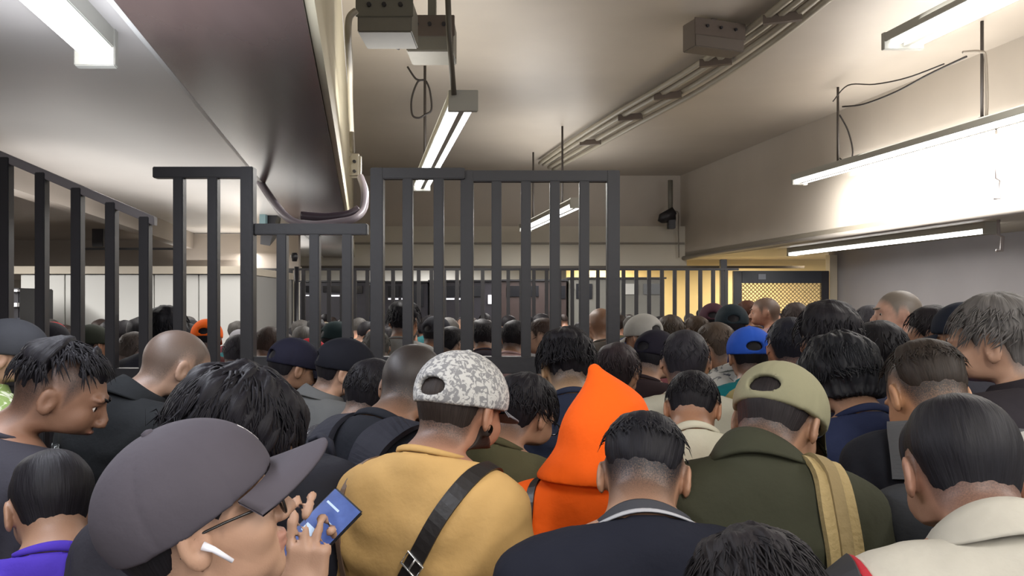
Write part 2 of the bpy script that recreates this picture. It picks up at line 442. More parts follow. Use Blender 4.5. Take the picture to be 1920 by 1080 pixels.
HS={
 'sleek': dict(top=.015,side=.008,amp=.0013,lift=.004),
 'short': dict(top=.013,side=.006,amp=.0016,lift=.008),
 'fade':  dict(top=.018,side=.007,amp=.002,lift=.05),
 'fringe':dict(top=.030,side=.004,amp=.004,lift=.065,fringe=.022),
 'crop':  dict(top=.004,side=.003,amp=.0006,lift=.035),
 'medium':dict(top=.022,side=.012,amp=.003,lift=.0),
 'fluffy':dict(top=.034,side=.014,amp=.005,lift=.02,fringe=.012),
 'shaggy':dict(top=.036,side=.032,amp=.008,lift=0,low=-.06,fringe=.03),
 'long':  dict(top=.016,side=.018,amp=.004,lift=0,low=-.17),
 'cap':   dict(top=.001,side=.0045,amp=.0008,lift=.0),
 'wet':   dict(top=.018,side=.010,amp=.006,lift=.0),
}
LOCKS={'short':(420,.032,.0022,.0024),'fade':(420,.024,.004,.0023),'medium':(480,.055,.003,.0032),'fluffy':(520,.065,.007,.0036),'shaggy':(760,.11,.004,.0046),'fringe':(480,.060,.0015,.0036),'wet':(520,.055,.009,.0030),'long':(200,.1,.004,.006),}
def tricone(n): pass
def hair_locks(style,seed=3,mult=1):
    if style not in LOCKS: return None
    n,L,lift,r0=LOCKS[style]; n=int(n*mult); st=HS[style]; rg=random.Random(seed); V=[];Fc=[];FL=[]
    C=np.array([0,-.008,HC[2]+.012]); t=st['top']*.75+st['side']*.25
    R=np.array([.075,.096,.088]); cnt=0
    while cnt<n:
        ph=rg.uniform(0,2*PI); cz=rg.uniform(-.15 if st.get('low') else .25 if style in('fade','fringe') else -.1,1)
        sz=math.sqrt(1-cz*cz); dr=np.array([math.sin(ph)*sz,math.cos(ph)*sz,cz])
        p=C+dr*(R+t*.7); zz=p[2]-HC[2]
        zl=np.interp(p[1],ZL_Y,ZL_Z)+st['lift']
        if zz<zl+.012: continue
        cnt+=1
        q=p-np.array([0,-.035,HC[2]+.1]); fl=q.copy(); fl[2]=0
        if np.linalg.norm(fl)<.02: fl=np.array([rg.uniform(-1,1),.5,0])
        fl=nv(fl+np.array([rg.uniform(-.03,.03),rg.uniform(-.03,.03)+.01,0])); 
        l=L*rg.uniform(.6,1.15); seg=4; pts=[]; a0=rg.uniform(-.22,.22)
        for k in range(seg+1):
            pts.append(p.copy())
            nrm=nv((p-C)/(R**2)); tg=fl-nrm*(fl@nrm); tg=tg+np.array([0,0,-.35])*(1-abs(nrm[2])) if True else tg
            tg=nv(tg-nrm*(tg@nrm)*.9); sd=np.cross(nrm,tg); tg=nv(tg+sd*a0*.5)
            p=p+tg*l/seg
            e=(p-C)/(R+t+lift*(k/seg)**1.5*(1 if zz>0 else .6)); ee=np.linalg.norm(e)
            if p[2]-HC[2]>-.01: p=C+(p-C)/ee
        base=len(V)
        for k,pp in enumerate(pts):
            r=r0*(1-(k/seg)**1.6*.92)*(.75 if k==0 else 1)
            nrm=nv(pp-C); tg=nv(pts[min(k+1,seg)]-pts[max(k-1,0)]); sd=nv(np.cross(nrm,tg)); nn=np.cross(tg,sd)
            for q in range(3):
                an=2*PI*q/3+.5; V.append(pp+sd*r*math.cos(an)+nn*r*.55*math.sin(an)); FL.append((cnt*.37,k*.25,q*.2+cnt*.11))
        for k in range(seg):
            for q in range(3):
                q2=(q+1)%3; Fc.append([base+k*3+q,base+k*3+q2,base+(k+1)*3+q2,base+(k+1)*3+q])
    return np.array(V,np.float32),np.array(Fc,np.int32),np.array(FL,np.float32)

_T={}
def T_body(lod,arms='def',RA=None,LA=None):
    key=('body',lod,arms)
    if key in _T: return _T[key]
    RA=RA or DEF_ARM; LA=LA or mir(DEF_ARM)
    h={0:.0058,1:.0125,2:.019}[lod]; c={0:.03,1:.04,2:.05}[lod]
    if arms=='phone':
        xs=axis((-.34,-.20,.02),(-.20,.10,.0040),(.10,.34,.02)); ys=axis((-.22,-.12,.02),(-.12,.13,.0044),(.13,.34,.0040)); zs=axis((-.0,1.40,.03),(1.34,1.73,.0042))
    elif lod==0:
        xs=axis((-.35,-.28,.035),(-.28,-.17,.011),(-.17,-.09,.03),(-.09,.09,h),(.09,.17,.03),(.17,.28,.011),(.28,.35,.035))
        ys=axis((-.18,-.12,.03),(-.12,.13,h),(.13,.2,.02)); zs=axis((0,.66,.04),(.66,.86,.011),(.86,1.47,.04),(1.47,1.73,h))
    else:
        xs=axis((-.34,-.10,c),(-.10,.10,h),(.10,.34,c)); ys=axis((-.18,-.12,c),(-.12,.13,h),(.13,.25,c)); zs=axis((-.02,1.47,c),(1.47,1.735,h))
    v,q=snets(lambda X,Y,Z:d_body(X,Y,Z,RA,LA,lod<2,lod==0 or arms=='phone'),xs,ys,zs)
    c=v[q].mean(1); z=c[:,2]-HC[2]
    lips=(c[:,1]>.085)&(z<-.0575)&(z>-.082)&(np.abs(c[:,0])<.024)&(c[:,1]<.106)
    _T[key]=dict(v=v,q=q,at={'scalp':scalp_attr(v)},mi=lips.astype(int)); return _T[key]
def T_shirt(lod,kind,arms='def',RA=None,LA=None):
    key=('shirt',lod,kind,arms)
    if key in _T: return _T[key]
    RA=RA or DEF_ARM; LA=LA or mir(DEF_ARM)
    h={0:.0105,1:.017,2:.04}[lod]
    xs=axis((-.36,.36,h)); ys=axis((-.24,.22 if arms=='def' else .34,h)); zs=axis((.80,1.15,h*2),(1.15,1.56,h))
    v,q=snets(lambda X,Y,Z:d_shirt(X,Y,Z,kind,RA,LA,.0060 if kind!='hood' else .007),xs,ys,zs)
    _T[key]=dict(v=v,q=q,at=None,mi=None); return _T[key]
def T_trousers(lod):
    key=('tr',lod)
    if key in _T: return _T[key]
    h={0:.032,1:.036,2:.05}[lod]
    def fn(X,Y,Z):
        d=smin(d_legs(X,Y,Z,.02),ell(X,Y,Z,(0,-.015,.93),(.175,.132,.13)),.05)
        return smax(smax(d,Z-.98,.01),.06-Z,.01)
    v,q=snets(fn,axis((-.26,.26,h)),axis((-.2,.2,h)),axis((0,1.02,h*1.6)))
    _T[key]=dict(v=v,q=q,at=None,mi=None); return _T[key]
def T_shoe(side):
    key=('shoe',side)
    if key in _T: return _T[key]
    s=side
    def fn(X,Y,Z):
        d=smin(ell(X,Y,Z,(s*.10,-.03,.05),(.045,.06,.062)),ell(X,Y,Z,(s*.108,.09,.035),(.05,.10,.045)),.04)
        return smax(smax(d,.0-Z,.004),Z-.095,.01)
    v,q=snets(fn,axis((s*.1-.075,s*.1+.085,.02)),axis((-.12,.22,.02)),axis((-.018,.12,.015)))
    _T[key]=dict(v=v,q=q,at=None,mi=None); return _T[key]
def T_hair(lod,style,seed=3):
    key=('hair',lod,style,seed if lod==0 else 0)
    if key in _T: return _T[key]
    h={0:.0052,1:.009,2:.018}[lod]
    st=HS[style]; lowz=1.62+min(-.10,(st.get('low') or 0)-.03)
    v,q=snets(lambda X,Y,Z:d_hair(X,Y,Z,st),axis((-.135,.135,h)),axis((-.16,.155,h)),axis((lowz,1.775,h)))
    fl=hairflow(v)
    if lod<2:
        lk=hair_locks(style,seed,1 if lod==0 else .45)
        if lk is not None:
            q=np.concatenate([q,lk[1]+len(v)]); v=np.concatenate([v,lk[0]]); fl=np.concatenate([fl,lk[2]])
    _T[key]=dict(v=v,q=q,at={'flow':fl},mi=None); return _T[key]
CT=dict(c=(0,-.003,.022),r=(.0935,.112,.096))
def d_dome(X,Y,z,o=0): return ell(X,Y,z,CT['c'],(CT['r'][0]+o,CT['r'][1]+o,CT['r'][2]+o))
def T_cap(lod,hole=True,brimless=False):
    key=('cap',lod,hole,brimless)
    if key in _T: return _T[key]
    h={0:.0050,1:.0085,2:.017}[lod]
    def fn(X,Y,Z):
        z=Z-HC[2]
        ph=np.arctan2(X,Y+.004); g=np.abs(((ph/(PI/3))+.0)%1-.5)
        d=d_dome(X,Y,z)
        if lod==0: d=d+.0014*np.exp(-((.5-g)/.035)**2)-.0008*np.sin(9*X+30*z)
        th={0:.013,1:.02,2:.03}[lod]
        d=np.maximum(d,-(d_dome(X,Y,z,-th)))
        edge=.001+.095*Y+0*X
        if brimless: edge=edge-.012
        d=np.maximum(d,edge-z)
        if hole and lod<2: d=np.maximum(d,-ell(X,Y,z,(0,-.115,.024),(.034,.05,.019)))
        return d
    v,q=snets(fn,axis((-.105,.105,h)),axis((-.13,.12,h)),axis((1.585,1.745,h)))
    if lod==0:
        b=MB(); b.tube([(0,-.004,HC[2]+.114),(0,-.004,HC[2]+.120),(0,-.004,HC[2]+.122)],[.008,.007,.001],10)
        bf=np.array([f for f in b.f if len(f)==4]); q=np.concatenate([q,bf+len(v)]); v=np.concatenate([v,np.array(b.v,np.float32)])
    _T[key]=dict(v=v,q=q,at={'flow':v*60},mi=None); return _T[key]
def T_brim(lod,flat=False,length=.078):
    key=('brim',lod,flat,length)
    if key in _T: return _T[key]
    na,nr=(28,9) if lod==0 else (12,4)
    V=[]; 
    for side in (0,1):
        for i in range(na+1):
            a=-1.08+2.16*i/na
            for j in range(nr+1):
                t=j/nr
                r0x=CT['r'][0]-.003; r0y=CT['r'][1]-.003
                x=math.sin(a)*r0x*(1-.0*t); y=math.cos(a)*r0y
                ext=length*(max(0,math.cos(a*1.40))**.55)
                y2=y+ext*t; x2=x*(1+.02*t)
                z=.004-.004*side - (0 if flat else .30*x2*x2/.09*(.15+.85*t)) + .012*0 - t*.010
                z+= 0.004
                V.append((x2,y2-.004,HC[2]+z))
    m=(na+1)*(nr+1); Q=[]
    for i in range(na):
        for j in range(nr):
            a=i*(nr+1)+j; b_=a+nr+1
            Q.append([a,a+1,b_+1,b_][::1]); Q.append([m+a,m+b_,m+b_+1,m+a+1])
    for i in range(na):
        a=i*(nr+1)+nr; b_=a+nr+1; Q.append([a,m+a,m+b_,b_])
    for i in (0,na):
        for j in range(nr):
            a=i*(nr+1)+j; Q.append([a,m+a,m+a+1,a+1])
    _T[key]=dict(v=np.array(V,np.float32),q=np.array(Q,np.int32),at={'flow':np.array(V,np.float32)*60},mi=None); return _T[key]
def T_collar(kind):
    key=('collar',kind)
    if key in _T: return _T[key]
    V=[];Q=[]; n=40
    if kind=='rib': prof=[(.0,-.004),(.004,.0),(.004,.010),(.0,.014),(-.005,.012),(-.005,-.002)]
    elif kind=='stand': prof=[(.008,-.012),(.010,.0),(.006,.030),(.001,.034),(-.004,.030),(-.004,-.01)]
    else: prof=[(.026,-.016),(.027,-.011),(.014,.022),(.008,.034),(.001,.036),(-.004,.030),(-.004,-.01),(.012,-.012)]
    k=len(prof); gap=0 if kind=='rib' else .35
    cnt=n if gap==0 else n+1
    for i in range(cnt):
        a=(2*PI*i/n) if gap==0 else gap+ (2*PI-2*gap)*i/n
        sx,sy=math.sin(a),math.cos(a)
        for (dr,dz) in prof:
            rx=.071+dr; ry=.073+dr
            x=sx*rx; y=-.038+sy*ry
            z=1.474-.42*(y+.035)+dz
            V.append((x,y,z))
    for i in range(n):
        j=(i+1)%cnt
        for q in range(k):
            q2=(q+1)%k; Q.append([i*k+q,i*k+q2,j*k+q2,j*k+q])
    _T[key]=dict(v=np.array(V,np.float32),q=np.array(Q,np.int32),at=None,mi=None); return _T[key]
def T_hood():
    key='hood'
    if key in _T: return _T[key]
    def fn(X,Y,Z):
        z=Z-HC[2]
        d=ell(X,Y,z,(0,-.012,.008),(.112,.128,.118))
        d=smin(d,cone(X,Y,z,(0,-.02,.06),(-.03,-.07,.150),.075,.014),.05)
        d=smin(d,cone(X,Y,z,(0,-.03,-.05),(0,-.045,-.13),.103,.122),.05)
        d=d+folds(X,Y,Z,.004)+.004*np.sin(30*X+14*Z)
        d=np.maximum(d,-ell(X,Y,z,(0,.10,-.02),(.078,.12,.105)))
        return smax(d,-.135-z,.01)
    h=.0065
    v,q=snets(fn,axis((-.15,.15,h)),axis((-.2,.15,h)),axis((1.43,1.80,h)))
    _T[key]=dict(v=v,q=q,at=None,mi=None); return _T[key]
def T_glasses():
    key='glasses'
    if key in _T: return _T[key]
    b=MB()
    for s in (-1,1):
        pts=[]
        for i in range(20):
            a=2*PI*i/20; c,sn=math.cos(a),math.sin(a)
            pts.append((s*.033+.025*abs(c)**.7*(1 if c>0 else -1),.106-.10*(s*.033+.02*c)**2*10*.1-.004,(HC[2]-.007)-.004+.018*abs(sn)**.7*(1 if sn>0 else -1)))
        b.tube(pts,.0019,6,closed=True)
        b.tube([(s*.058,.102,(HC[2]-.007)+.004),(s*.073,.085,(HC[2]-.007)+.004),(s*.0795,.03,(HC[2]-.007)+.004),(s*.082,-.005,(HC[2]-.007)+.002),(s*.081,-.028,(HC[2]-.007)-.018)],.0018,6)
    b.tube([(-.009,.106,(HC[2]-.007)+.0),(0,.111,(HC[2]-.007)+.002),(.009,.106,(HC[2]-.007)+.0)],.0018,6)
    q=np.array([f for f in b.f if len(f)==4]); v=np.array(b.v,np.float32)
    _T[key]=dict(v=v,q=q,at=None,mi=None); return _T[key]
def T_ball(c,r,n=10,m=8):
    V=[];Q=[]
    for i in range(m+1):
        th=PI*i/m
        for j in range(n):
            ph=2*PI*j/n; V.append((c[0]+r[0]*math.sin(th)*math.cos(ph),c[1]+r[1]*math.cos(th),c[2]+r[2]*math.sin(th)*math.sin(ph)))
    for i in range(m):
        for j in range(n): Q.append([i*n+j,(i+1)*n+j,(i+1)*n+(j+1)%n,i*n+(j+1)%n])
    V=np.array(V,np.float32); Q=np.array(Q,np.int32)
    cy=V[Q].mean(1)[:,1]
    mi=(cy>c[1]+r[1]*.62).astype(int)
    return dict(v=V,q=Q,at=None,mi=mi)
def T_brow(s):
    b=MB(); pts=[(s*(.012+.034*t),.098-.030*t*t+.0,HC[2]+.018+.006*math.sin(t*2.6)-.002*t) for t in (0,.25,.5,.75,1)]
    b.tube(pts,[.003,.0042,.004,.0032,.001],6)
    q=np.array([f for f in b.f if len(f)==4]); return dict(v=np.array(b.v,np.float32),q=q,at=None,mi=None)
def T_beard():
    key='beard'
    if key in _T: return _T[key]
    def fn(X,Y,Z):
        z=Z-HC[2]; d=d_head(X,Y,Z,True)-.006
        zl=np.interp(Y,[.0,.02,.05,.08,.1],[-.03,-.045,-.075,-.082,-.084]).astype(np.float32)
        d=smax(d,z-zl,.006); d=smax(d,-.012-Y+0*X,.006); return smax(d,-.128-z,.008)
    v,q=snets(fn,axis((-.09,.09,.005)),axis((-.03,.13,.005)),axis((1.48,1.60,.005)))
    _T[key]=dict(v=v,q=q,at={'flow':hairflow(v)},mi=None); return _T[key]

# ------------------------------------------------------------------ posing
def sstep(a,b,x): t=np.clip((x-a)/(b-a),0,1); return t*t*(3-2*t)
def posef(yaw,pitch,roll,lean,wide,drop=.035,fwd=.02):
    """returns function on (n,3) verts in the person's own frame; yaw positive to the person's right, pitch positive = looking down"""
    def f(v):
        v=np.array(v,np.float64)
        low=1-sstep(1.44,1.53,v[:,2]); v[:,0]*=1+(wide-1)*low; v[:,1]*=1+(wide-1)*.8*low
        hw=sstep(1.50,1.54,v[:,2]); 
        w=sstep(1.455,1.565,v[:,2])
        rr=np.hypot(v[:,0],v[:,1]+.02); w=np.where(v[:,2]<1.60,w*(1-sstep(.135,.165,rr)),w)
        piv=np.array([0,-.03,1.535]); p=v-piv
        y=-math.radians(yaw)*w; x=-math.radians(pitch)*w; r=math.radians(roll)*w
        # roll about Y
        c,s=np.cos(r),np.sin(r); a=p[:,0]*c+p[:,2]*s; b=-p[:,0]*s+p[:,2]*c; p=np.stack([a,p[:,1],b],1)
        c,s=np.cos(x),np.sin(x); a=p[:,1]*c-p[:,2]*s; b=p[:,1]*s+p[:,2]*c; p=np.stack([p[:,0],a,b],1)
        c,s=np.cos(y),np.sin(y); a=p[:,0]*c-p[:,1]*s; b=p[:,0]*s+p[:,1]*c; p=np.stack([a,b,p[:,2]],1)
        p=p+piv
        fw=math.radians(max(0,pitch))*.09*w
        dx,dy=math.sin(math.radians(yaw)),math.cos(math.radians(yaw))
        p[:,1]+=fw*dy+fwd*w; p[:,0]+=fw*dx; p[:,2]-=drop*w
        # lean of the whole trunk above the hips
        if lean:
            t=math.radians(lean)*sstep(.9,1.5,p[:,2]); h=p[:,2]-.95; 
            p[:,1]+=np.where(h>0,np.sin(t)*h,0); p[:,2]-=np.where(h>0,(1-np.cos(t))*h,0)
        return p
    return f
PEOPLE=[]
REC=[]
YADJ={}
def put(name,T,pf,m,parent,smooth=True):
    me=mesh_np(name,pf(T['v']),T['q'],T.get('at'),smooth,T.get('mi'))
    return add_obj(name,me,m,parent)
_eye=None
def person(label,u,vtop,Y,yaw,pitch=8,roll=0,body=None,lean=0,wide=1.0,hair='short',hc='#141217',skin='#9c755c',fade=1.15,
           top='tee',tc='#26262c',collar=None,collc=None,cap=None,brimc=None,hole=True,brimflat=False,glasses=False,beard=False,
           trc='#22252e',lod=0,arms='def',RA=None,LA=None,seed=3,group='crowd of commuters waiting in the hall',hood=None,capang=0,drop=.035,fwd=.02,tmat=None,capmat=None,hairside=None):
    if body is None: body=yaw*.45
    pf=posef(yaw-body,pitch,roll,lean,wide,drop,fwd)
    if label in YADJ: Y=YADJ[label]
    B=T_body(lod,arms,RA,LA); bv=pf(B['v']);
    parts=[]
    hd=bv[B['v'][:,2]>1.60]
    topv=[hd]
    if hood: topv=[pf(T_hood()['v'])]
    elif cap: topv.append(pf(T_cap(lod,hole)['v']))
    elif hair: topv.append(pf(T_hair(lod,hair,seed)['v']))
    REC.append((label,u,vtop,Y))
    allv=np.concatenate(topv); zt=np.percentile(allv[:,2],99.7)
    ztar=HC_Z-(vtop-HOR)/F*Y; s=ztar/zt
    if not .84<s<1.14: print('SCALE',label,round(s,2))
    rz=-math.radians(body); c,sn=math.cos(rz),math.sin(rz)
    wx=allv[:,0]*c-allv[:,1]*sn; wy=allv[:,0]*sn+allv[:,1]*c
    sel=allv[:,2]>1.55
    cx=(wx.min()+wx.max())/2*s; cy=(wy.min()+wy.max())/2*s
    X=(u-960)/F*Y
    root=empty('person',(X-cx,Y-cy,0),rz,s); tag(root,label,'person',group)
    sk=skin_mat(skin,hc,fade); lip=mat('lips_'+skin,[x*.88 for x in (lin(skin)[0],lin(skin)[1]*.80,lin(skin)[2]*.86)],.5)
    me=mesh_np('body',bv,B['q'],B['at'],True,B['mi']); add_obj('body',me,[sk,lip],root)
    if not hood and hair: 
        hs='cap' if cap and hair not in ('long','shaggy') else hair
        put('hair',T_hair(lod,hs,seed),pf,hair_mat(hc),root)
    if lod<2 :
        for sgn in (-1,1):
            e=T_ball((sgn*.031,.0735,HC[2]-.0035),(.0122,.0122,.0122)); put('eye',e,pf,[mat('eye_white','#d8d0c8',.25),mat('iris','#20140f',.2)],root)
            put('eyebrow',T_brow(sgn),pf,hair_mat(hc),root)
    m=tmat or cloth(tc)
    S=T_shirt(lod,top,arms,RA,LA)
    shirt=put({'tee':'shirt','shirt':'shirt','jacket':'jacket','hood':'hoodie'}[top],S,pf,m,root)
    if lod<2:
        ck=collar or {'tee':'rib','shirt':'fold','jacket':'fold','hood':'stand'}[top]
        if not hood: put('collar',T_collar(ck),pf,cloth(collc) if collc else m,shirt)
    put('trousers',T_trousers(lod),pf,cloth(trc),root)
    for sgn in (-1,1): put('shoe',T_shoe(sgn),pf,mat('shoe_leather','#1b1a1c',.5),root)
    if hood: put('hood',T_hood(),pf,m,shirt)
    if cap:
        cm=capmat or cloth(cap,.8,.2)
        def ct(T):
            v=T['v']-np.array([0,-.01,HC[2]+.02]); a=math.radians(capang); c_,s_=math.cos(a),math.sin(a)
            return dict(T,v=np.stack([v[:,0],v[:,1]*c_-v[:,2]*s_,v[:,1]*s_+v[:,2]*c_],1)+np.array([0,-.01,HC[2]+.02]))
        co=put('cap',ct(T_cap(lod,hole)),pf,cm,root)
        put('brim',ct(T_brim(lod,brimflat)),pf,cloth(brimc,.8,.2) if brimc else cm,co)
    if glasses: put('glasses',T_glasses(),pf,mat('glasses_frame','#1a1817',.3),root)
    if beard: put('beard',T_beard(),pf,hair_mat(hc),root)
    info=dict(root=root,pf=pf,s=s,top=top,RA=RA or DEF_ARM,LA=LA or mir(DEF_ARM),body=body,shirt=shirt)
    PEOPLE.append(info); return info

def snap(I,p,off=.004,kind=None):
    p=np.array(p,float); kind=kind or I['top']
    def D(q): 
        q=np.asarray(q,np.float64); return float(d_shirt(q[0],q[1],q[2],kind,I['RA'],I['LA'],.006))
    e=.002
    for _ in range(6):
        d=D(p)-off; g=np.array([D(p+[e,0,0])-D(p-[e,0,0]),D(p+[0,e,0])-D(p-[0,e,0]),D(p+[0,0,e])-D(p-[0,0,e])])
        g/=np.linalg.norm(g)+1e-9; p=p-g*d*.8
    return p,g
def dense(pts,n=6):
    out=[]; pts=[np.array(p,float) for p in pts]
    for i in range(len(pts)-1):
        p0=pts[max(i-1,0)];p1=pts[i];p2=pts[i+1];p3=pts[min(i+2,len(pts)-1)]
        for k in range(n):
            t=k/n; out.append(.5*((2*p1)+(-p0+p2)*t+(2*p0-5*p1+4*p2-p3)*t*t+(-p0+3*p1-3*p2+p3)*t**3))
    out.append(pts[-1]); return out
def strap(I,pts,width,m,name='strap',parent=None,th=.005,snapit=True,off=.004):
    ps=[];ns=[]
    for p in dense(pts,8):
        if snapit:
            q,g=snap(I,p,off)
        else: q,g=np.array(p),nv(np.array(p)-np.array([0,-.03,p[2]]))
        ps.append(q);ns.append(g)
    for _ in range(8):
        ps=[ps[0]]+[(ps[i-1]+2*ps[i]+ps[i+1])/4 for i in range(1,len(ps)-1)]+[ps[-1]]; ns=[ns[0]]+[(ns[i-1]+2*ns[i]+ns[i+1])/4 for i in range(1,len(ns)-1)]+[ns[-1]]
    ps=[p+nv(n)*.003 for p,n in zip(ps,ns)]
    b=MB(); b.ribbon(ps,ns,width,th)
    b.v=[tuple(x) for x in I['pf'](np.array(b.v))]
    return b.build(name,m,parent,smooth=False)
def like_root(I,name,label,cat,group=None):
    r=I['root']; o=empty(name,r.location,r.rotation_euler[2],r.scale[0]); tag(o,label,cat,group); return o
def backpack(I,label,col,col2=None,size=1,strapw=.06,pocket=True,scol=None,smat=None):
    bp=like_root(I,'backpack',label,'backpack','backpacks worn in the crowd')
    m=cloth(col,.75,.4); m2=cloth(col2,.75,.4) if col2 else m
    sm=smat or (cloth(scol,.7,.3) if scol else m2)
    hy=.10*size
    yb=-.165
    def fn(X,Y,Z):
        d=rbx(X,Y,Z,(0,yb-hy,1.19),(.155*size,hy,.235*size),.07)
        return d+.003*np.sin(30*X+25*Z)+.002*np.sin(60*Z)
    h=.013
    v,q=snets(fn,axis((-.2,.2,h)),axis((yb-.26,yb+.03,h)),axis((.90,1.5,h)))
    put('pack_body',dict(v=v,q=q),I['pf'],m,bp)
    if pocket:
        v,q=snets(lambda X,Y,Z:rbx(X,Y,Z,(0,yb-2*hy-.012,1.11),(.12*size,.032,.12),.028)+.002*np.sin(40*X+30*Z),axis((-.16,.16,h)),axis((yb-2*hy-.06,yb-2*hy+.04,h)),axis((.97,1.25,h)))
        put('pocket',dict(v=v,q=q),I['pf'],m2,bp)
    z=MB(); pts=[(math.sin(a)*.145*size,yb-hy*1.25,1.26+math.cos(a)*.160*size) for a in np.linspace(-2,2,22)]
    z.tube(pts,.0055,5); z.v=[tuple(x) for x in I['pf'](np.array(z.v))]; z.build('zipper',mat('zip_dark','#121214',.4),bp,True)
    hd=MB(); hd.tube([(-.035,yb-.03,1.415),(-.03,yb-.035,1.45),(0,yb-.04,1.462),(.03,yb-.035,1.45),(.035,yb-.03,1.415)],.008,6); hd.v=[tuple(x) for x in I['pf'](np.array(hd.v))]; hd.build('handle',m2,bp,True)
    for s in (-1,1):
        strap(I,[(s*.07,-.16,1.38),(s*.078,-.13,1.44),(s*.09,-.05,1.475),(s*.105,.03,1.44),(s*.12,.09,1.36),(s*.135,.11,1.24),(s*.15,.08,1.12)],strapw,sm,'shoulder_strap',bp,.014)
    return bp
YADJ={
 'boy in a purple shirt with glossy black hair at the lower left corner':1.61,
 'person with big shaggy black hair bowed over the dark grey cap, left':1.49,
 'man in yellow tee and grey patterned snapback cap with crossbody strap':1.75,
 'person with thick black hair in a navy tee left of the orange hood tip':2.82,
 'person with a bright orange hood pulled up, in the middle of the crowd':1.95,
 'young man with short dark hair in a cream shirt, head bowed':2.51,
 'tall person with long bushy black hair and a dark blue shirt':2.36,
 'tall man with bushy grey hair and black jacket at the right edge':2.14,
 'man in off-white polo with glossy black hair at the lower right':1.27,
 'person in a pale cap and khaki shirt cut off by the right edge':1.48,
 'person with bushy black hair behind two fence bars on the left':4.32,
 'person in orange snapback cap behind the left fence bars':5.09,
 'grey haired person with bare neck behind the left fence':4.57,
 'person with grey streaked hair right of the orange cap':4.55,
 'person with brown hair and beige top behind the corner post':4.98,
 'person in red and white cap behind the low fence panel':4.75,
 'grey haired person left of the gate post':4.96,
 'person with black hair and light grey top behind the left gate leaf':5.26,
 'person in pale grey top and dark cap behind the left gate leaf':5.56,
 'man with short black hair looking down behind the middle gate bars':4.93,
 'person with dark brown hair behind the right gate leaf':5.80,
 'dark haired person in pink collar behind the right gate leaf':5.13,
 'brown haired man in profile facing left behind the right gate leaf':4.84,
 'person with dark hair and teal top behind the orange hood':3.18,
 'person in black and red cap in profile near the centre right':3.57,
 'person with neat dark hair behind the cream shirt':2.91,
 'person with brown hair and white striped shirt left of the blue cap':3.75,
 'person in bright blue snapback cap and teal top':3.42,
 'person with short black hair, pale yellow shirt and orange collar':3.14,
 'person with round black hair in front of the mesh gate':2.68,
 'person with black hair looking left, beside the dark blue cap':3.56,
 'person in dark blue cap left of the bushy grey hair':3.24,
 'person in dark cap with white band left of the mesh gate':4.93,
 'person with brown hair before the yellow corridor':5.43,
 'person with dark brown hair and wine red top right of the light grey cap':5.15,
}

# ------------------------------------------------------------------ the hall
M_ceil=mat('ceiling_paint','#b3aa9e',.42,bump=.05,bscale=3,var=.05,vscale=1.2)
M_cream=mat('beam_paint','#cfc7ad',.5,bump=.05,bscale=6,var=.04,vscale=2)
M_soff=mat('glossy_brown_panel','#594b48',.22,bump=.10,bscale=1.5,var=.10,vscale=1.5,stretch=(3,.3,1))
M_left=mat('left_ceiling_paint','#bdb9b5',.34,bump=.05,bscale=2.2,var=.06,vscale=1.1)
M_wall=mat('wall_paint','#c2bcad',.55,bump=.04,bscale=8,var=.04,vscale=1.5)
M_grey=mat('grey_wall','#8f8b8c',.6,bump=.04,bscale=8,var=.05,vscale=1.4)
M_greyd=mat('grey_brown_wall','#8a8178',.6,var=.05,vscale=1.5)
M_white=mat('white_panel','#c6c6c2',.45,var=.04,vscale=1.2)
M_floor=mat('floor_terrazzo','#6a6661',.5,var=.12,vscale=12)
M_steel=mat('fence_paint','#1d1b1f',.45,bump=.06,bscale=40,var=.10,vscale=14,spec=.6)
M_dark=mat('dark_metal','#201f24',.4)
M_yel=mat('yellow_wall','#d8c492',.5,var=.05,vscale=2)
M_lamp=mat('lamp_housing','#aaa9a0',.5)
M_tube=mat('lit_tube','#ffffff',.3,emit=7,emitcol='#fdfcff')
M_box=mat('junction_grey','#6f6c62',.5,var=.06,vscale=8)
M_boxb=mat('junction_brown','#5b5048',.5,var=.06,vscale=8)
M_cond=mat('conduit_metal','#8b8378',.4,metal=.2,var=.10,vscale=10)
M_condl=mat('painted_conduit','#9d9686',.45)
M_wire=mat('black_wire','#2a2523',.5)

def struct(mb,name,m,parent=None,**k):
    o=mb.build(name,m,parent,**k)
    if parent is None: tag(o,kind='structure')
    return o
ZC=4.60; RX=6.75
struct(MB().box(-14,14,-5,24,-.12,0),'floor',M_floor)
struct(MB().rbox(-.19,RX+.1,-5,17.3,ZC,ZC+.15),'ceiling',M_ceil)
bm=struct(MB().rbox(-.80,-.192,-5,17.1,2.875,ZC),'ceiling_beam',M_cream)
struct(MB().rbox(-.813,-.196,-5,17.1,2.845,2.873),'beam_soffit',M_soff,bm)
struct(MB().rbox(-.835,-.812,-5,17.1,2.845,2.875),'soffit_edging',M_white,bm)
struct(MB().rbox(-.193,-.160,-5,17.0,2.86,3.02),'beam_moulding',M_cream,bm)
struct(MB().rbox(-2.37,-.80,-5,17.1,2.86,3.0),'ceiling',M_left)
struct(MB().rbox(-2.52,-2.37,-5,17.1,2.64,2.98),'trim_1',M_greyd)
struct(MB().rbox(-6.1,-2.5,-5,17.1,2.76,2.9),'ceiling',M_greyd)
struct(MB().rbox(-6.3,-6.1,-5,21,0,2.9),'wall_left',M_greyd)
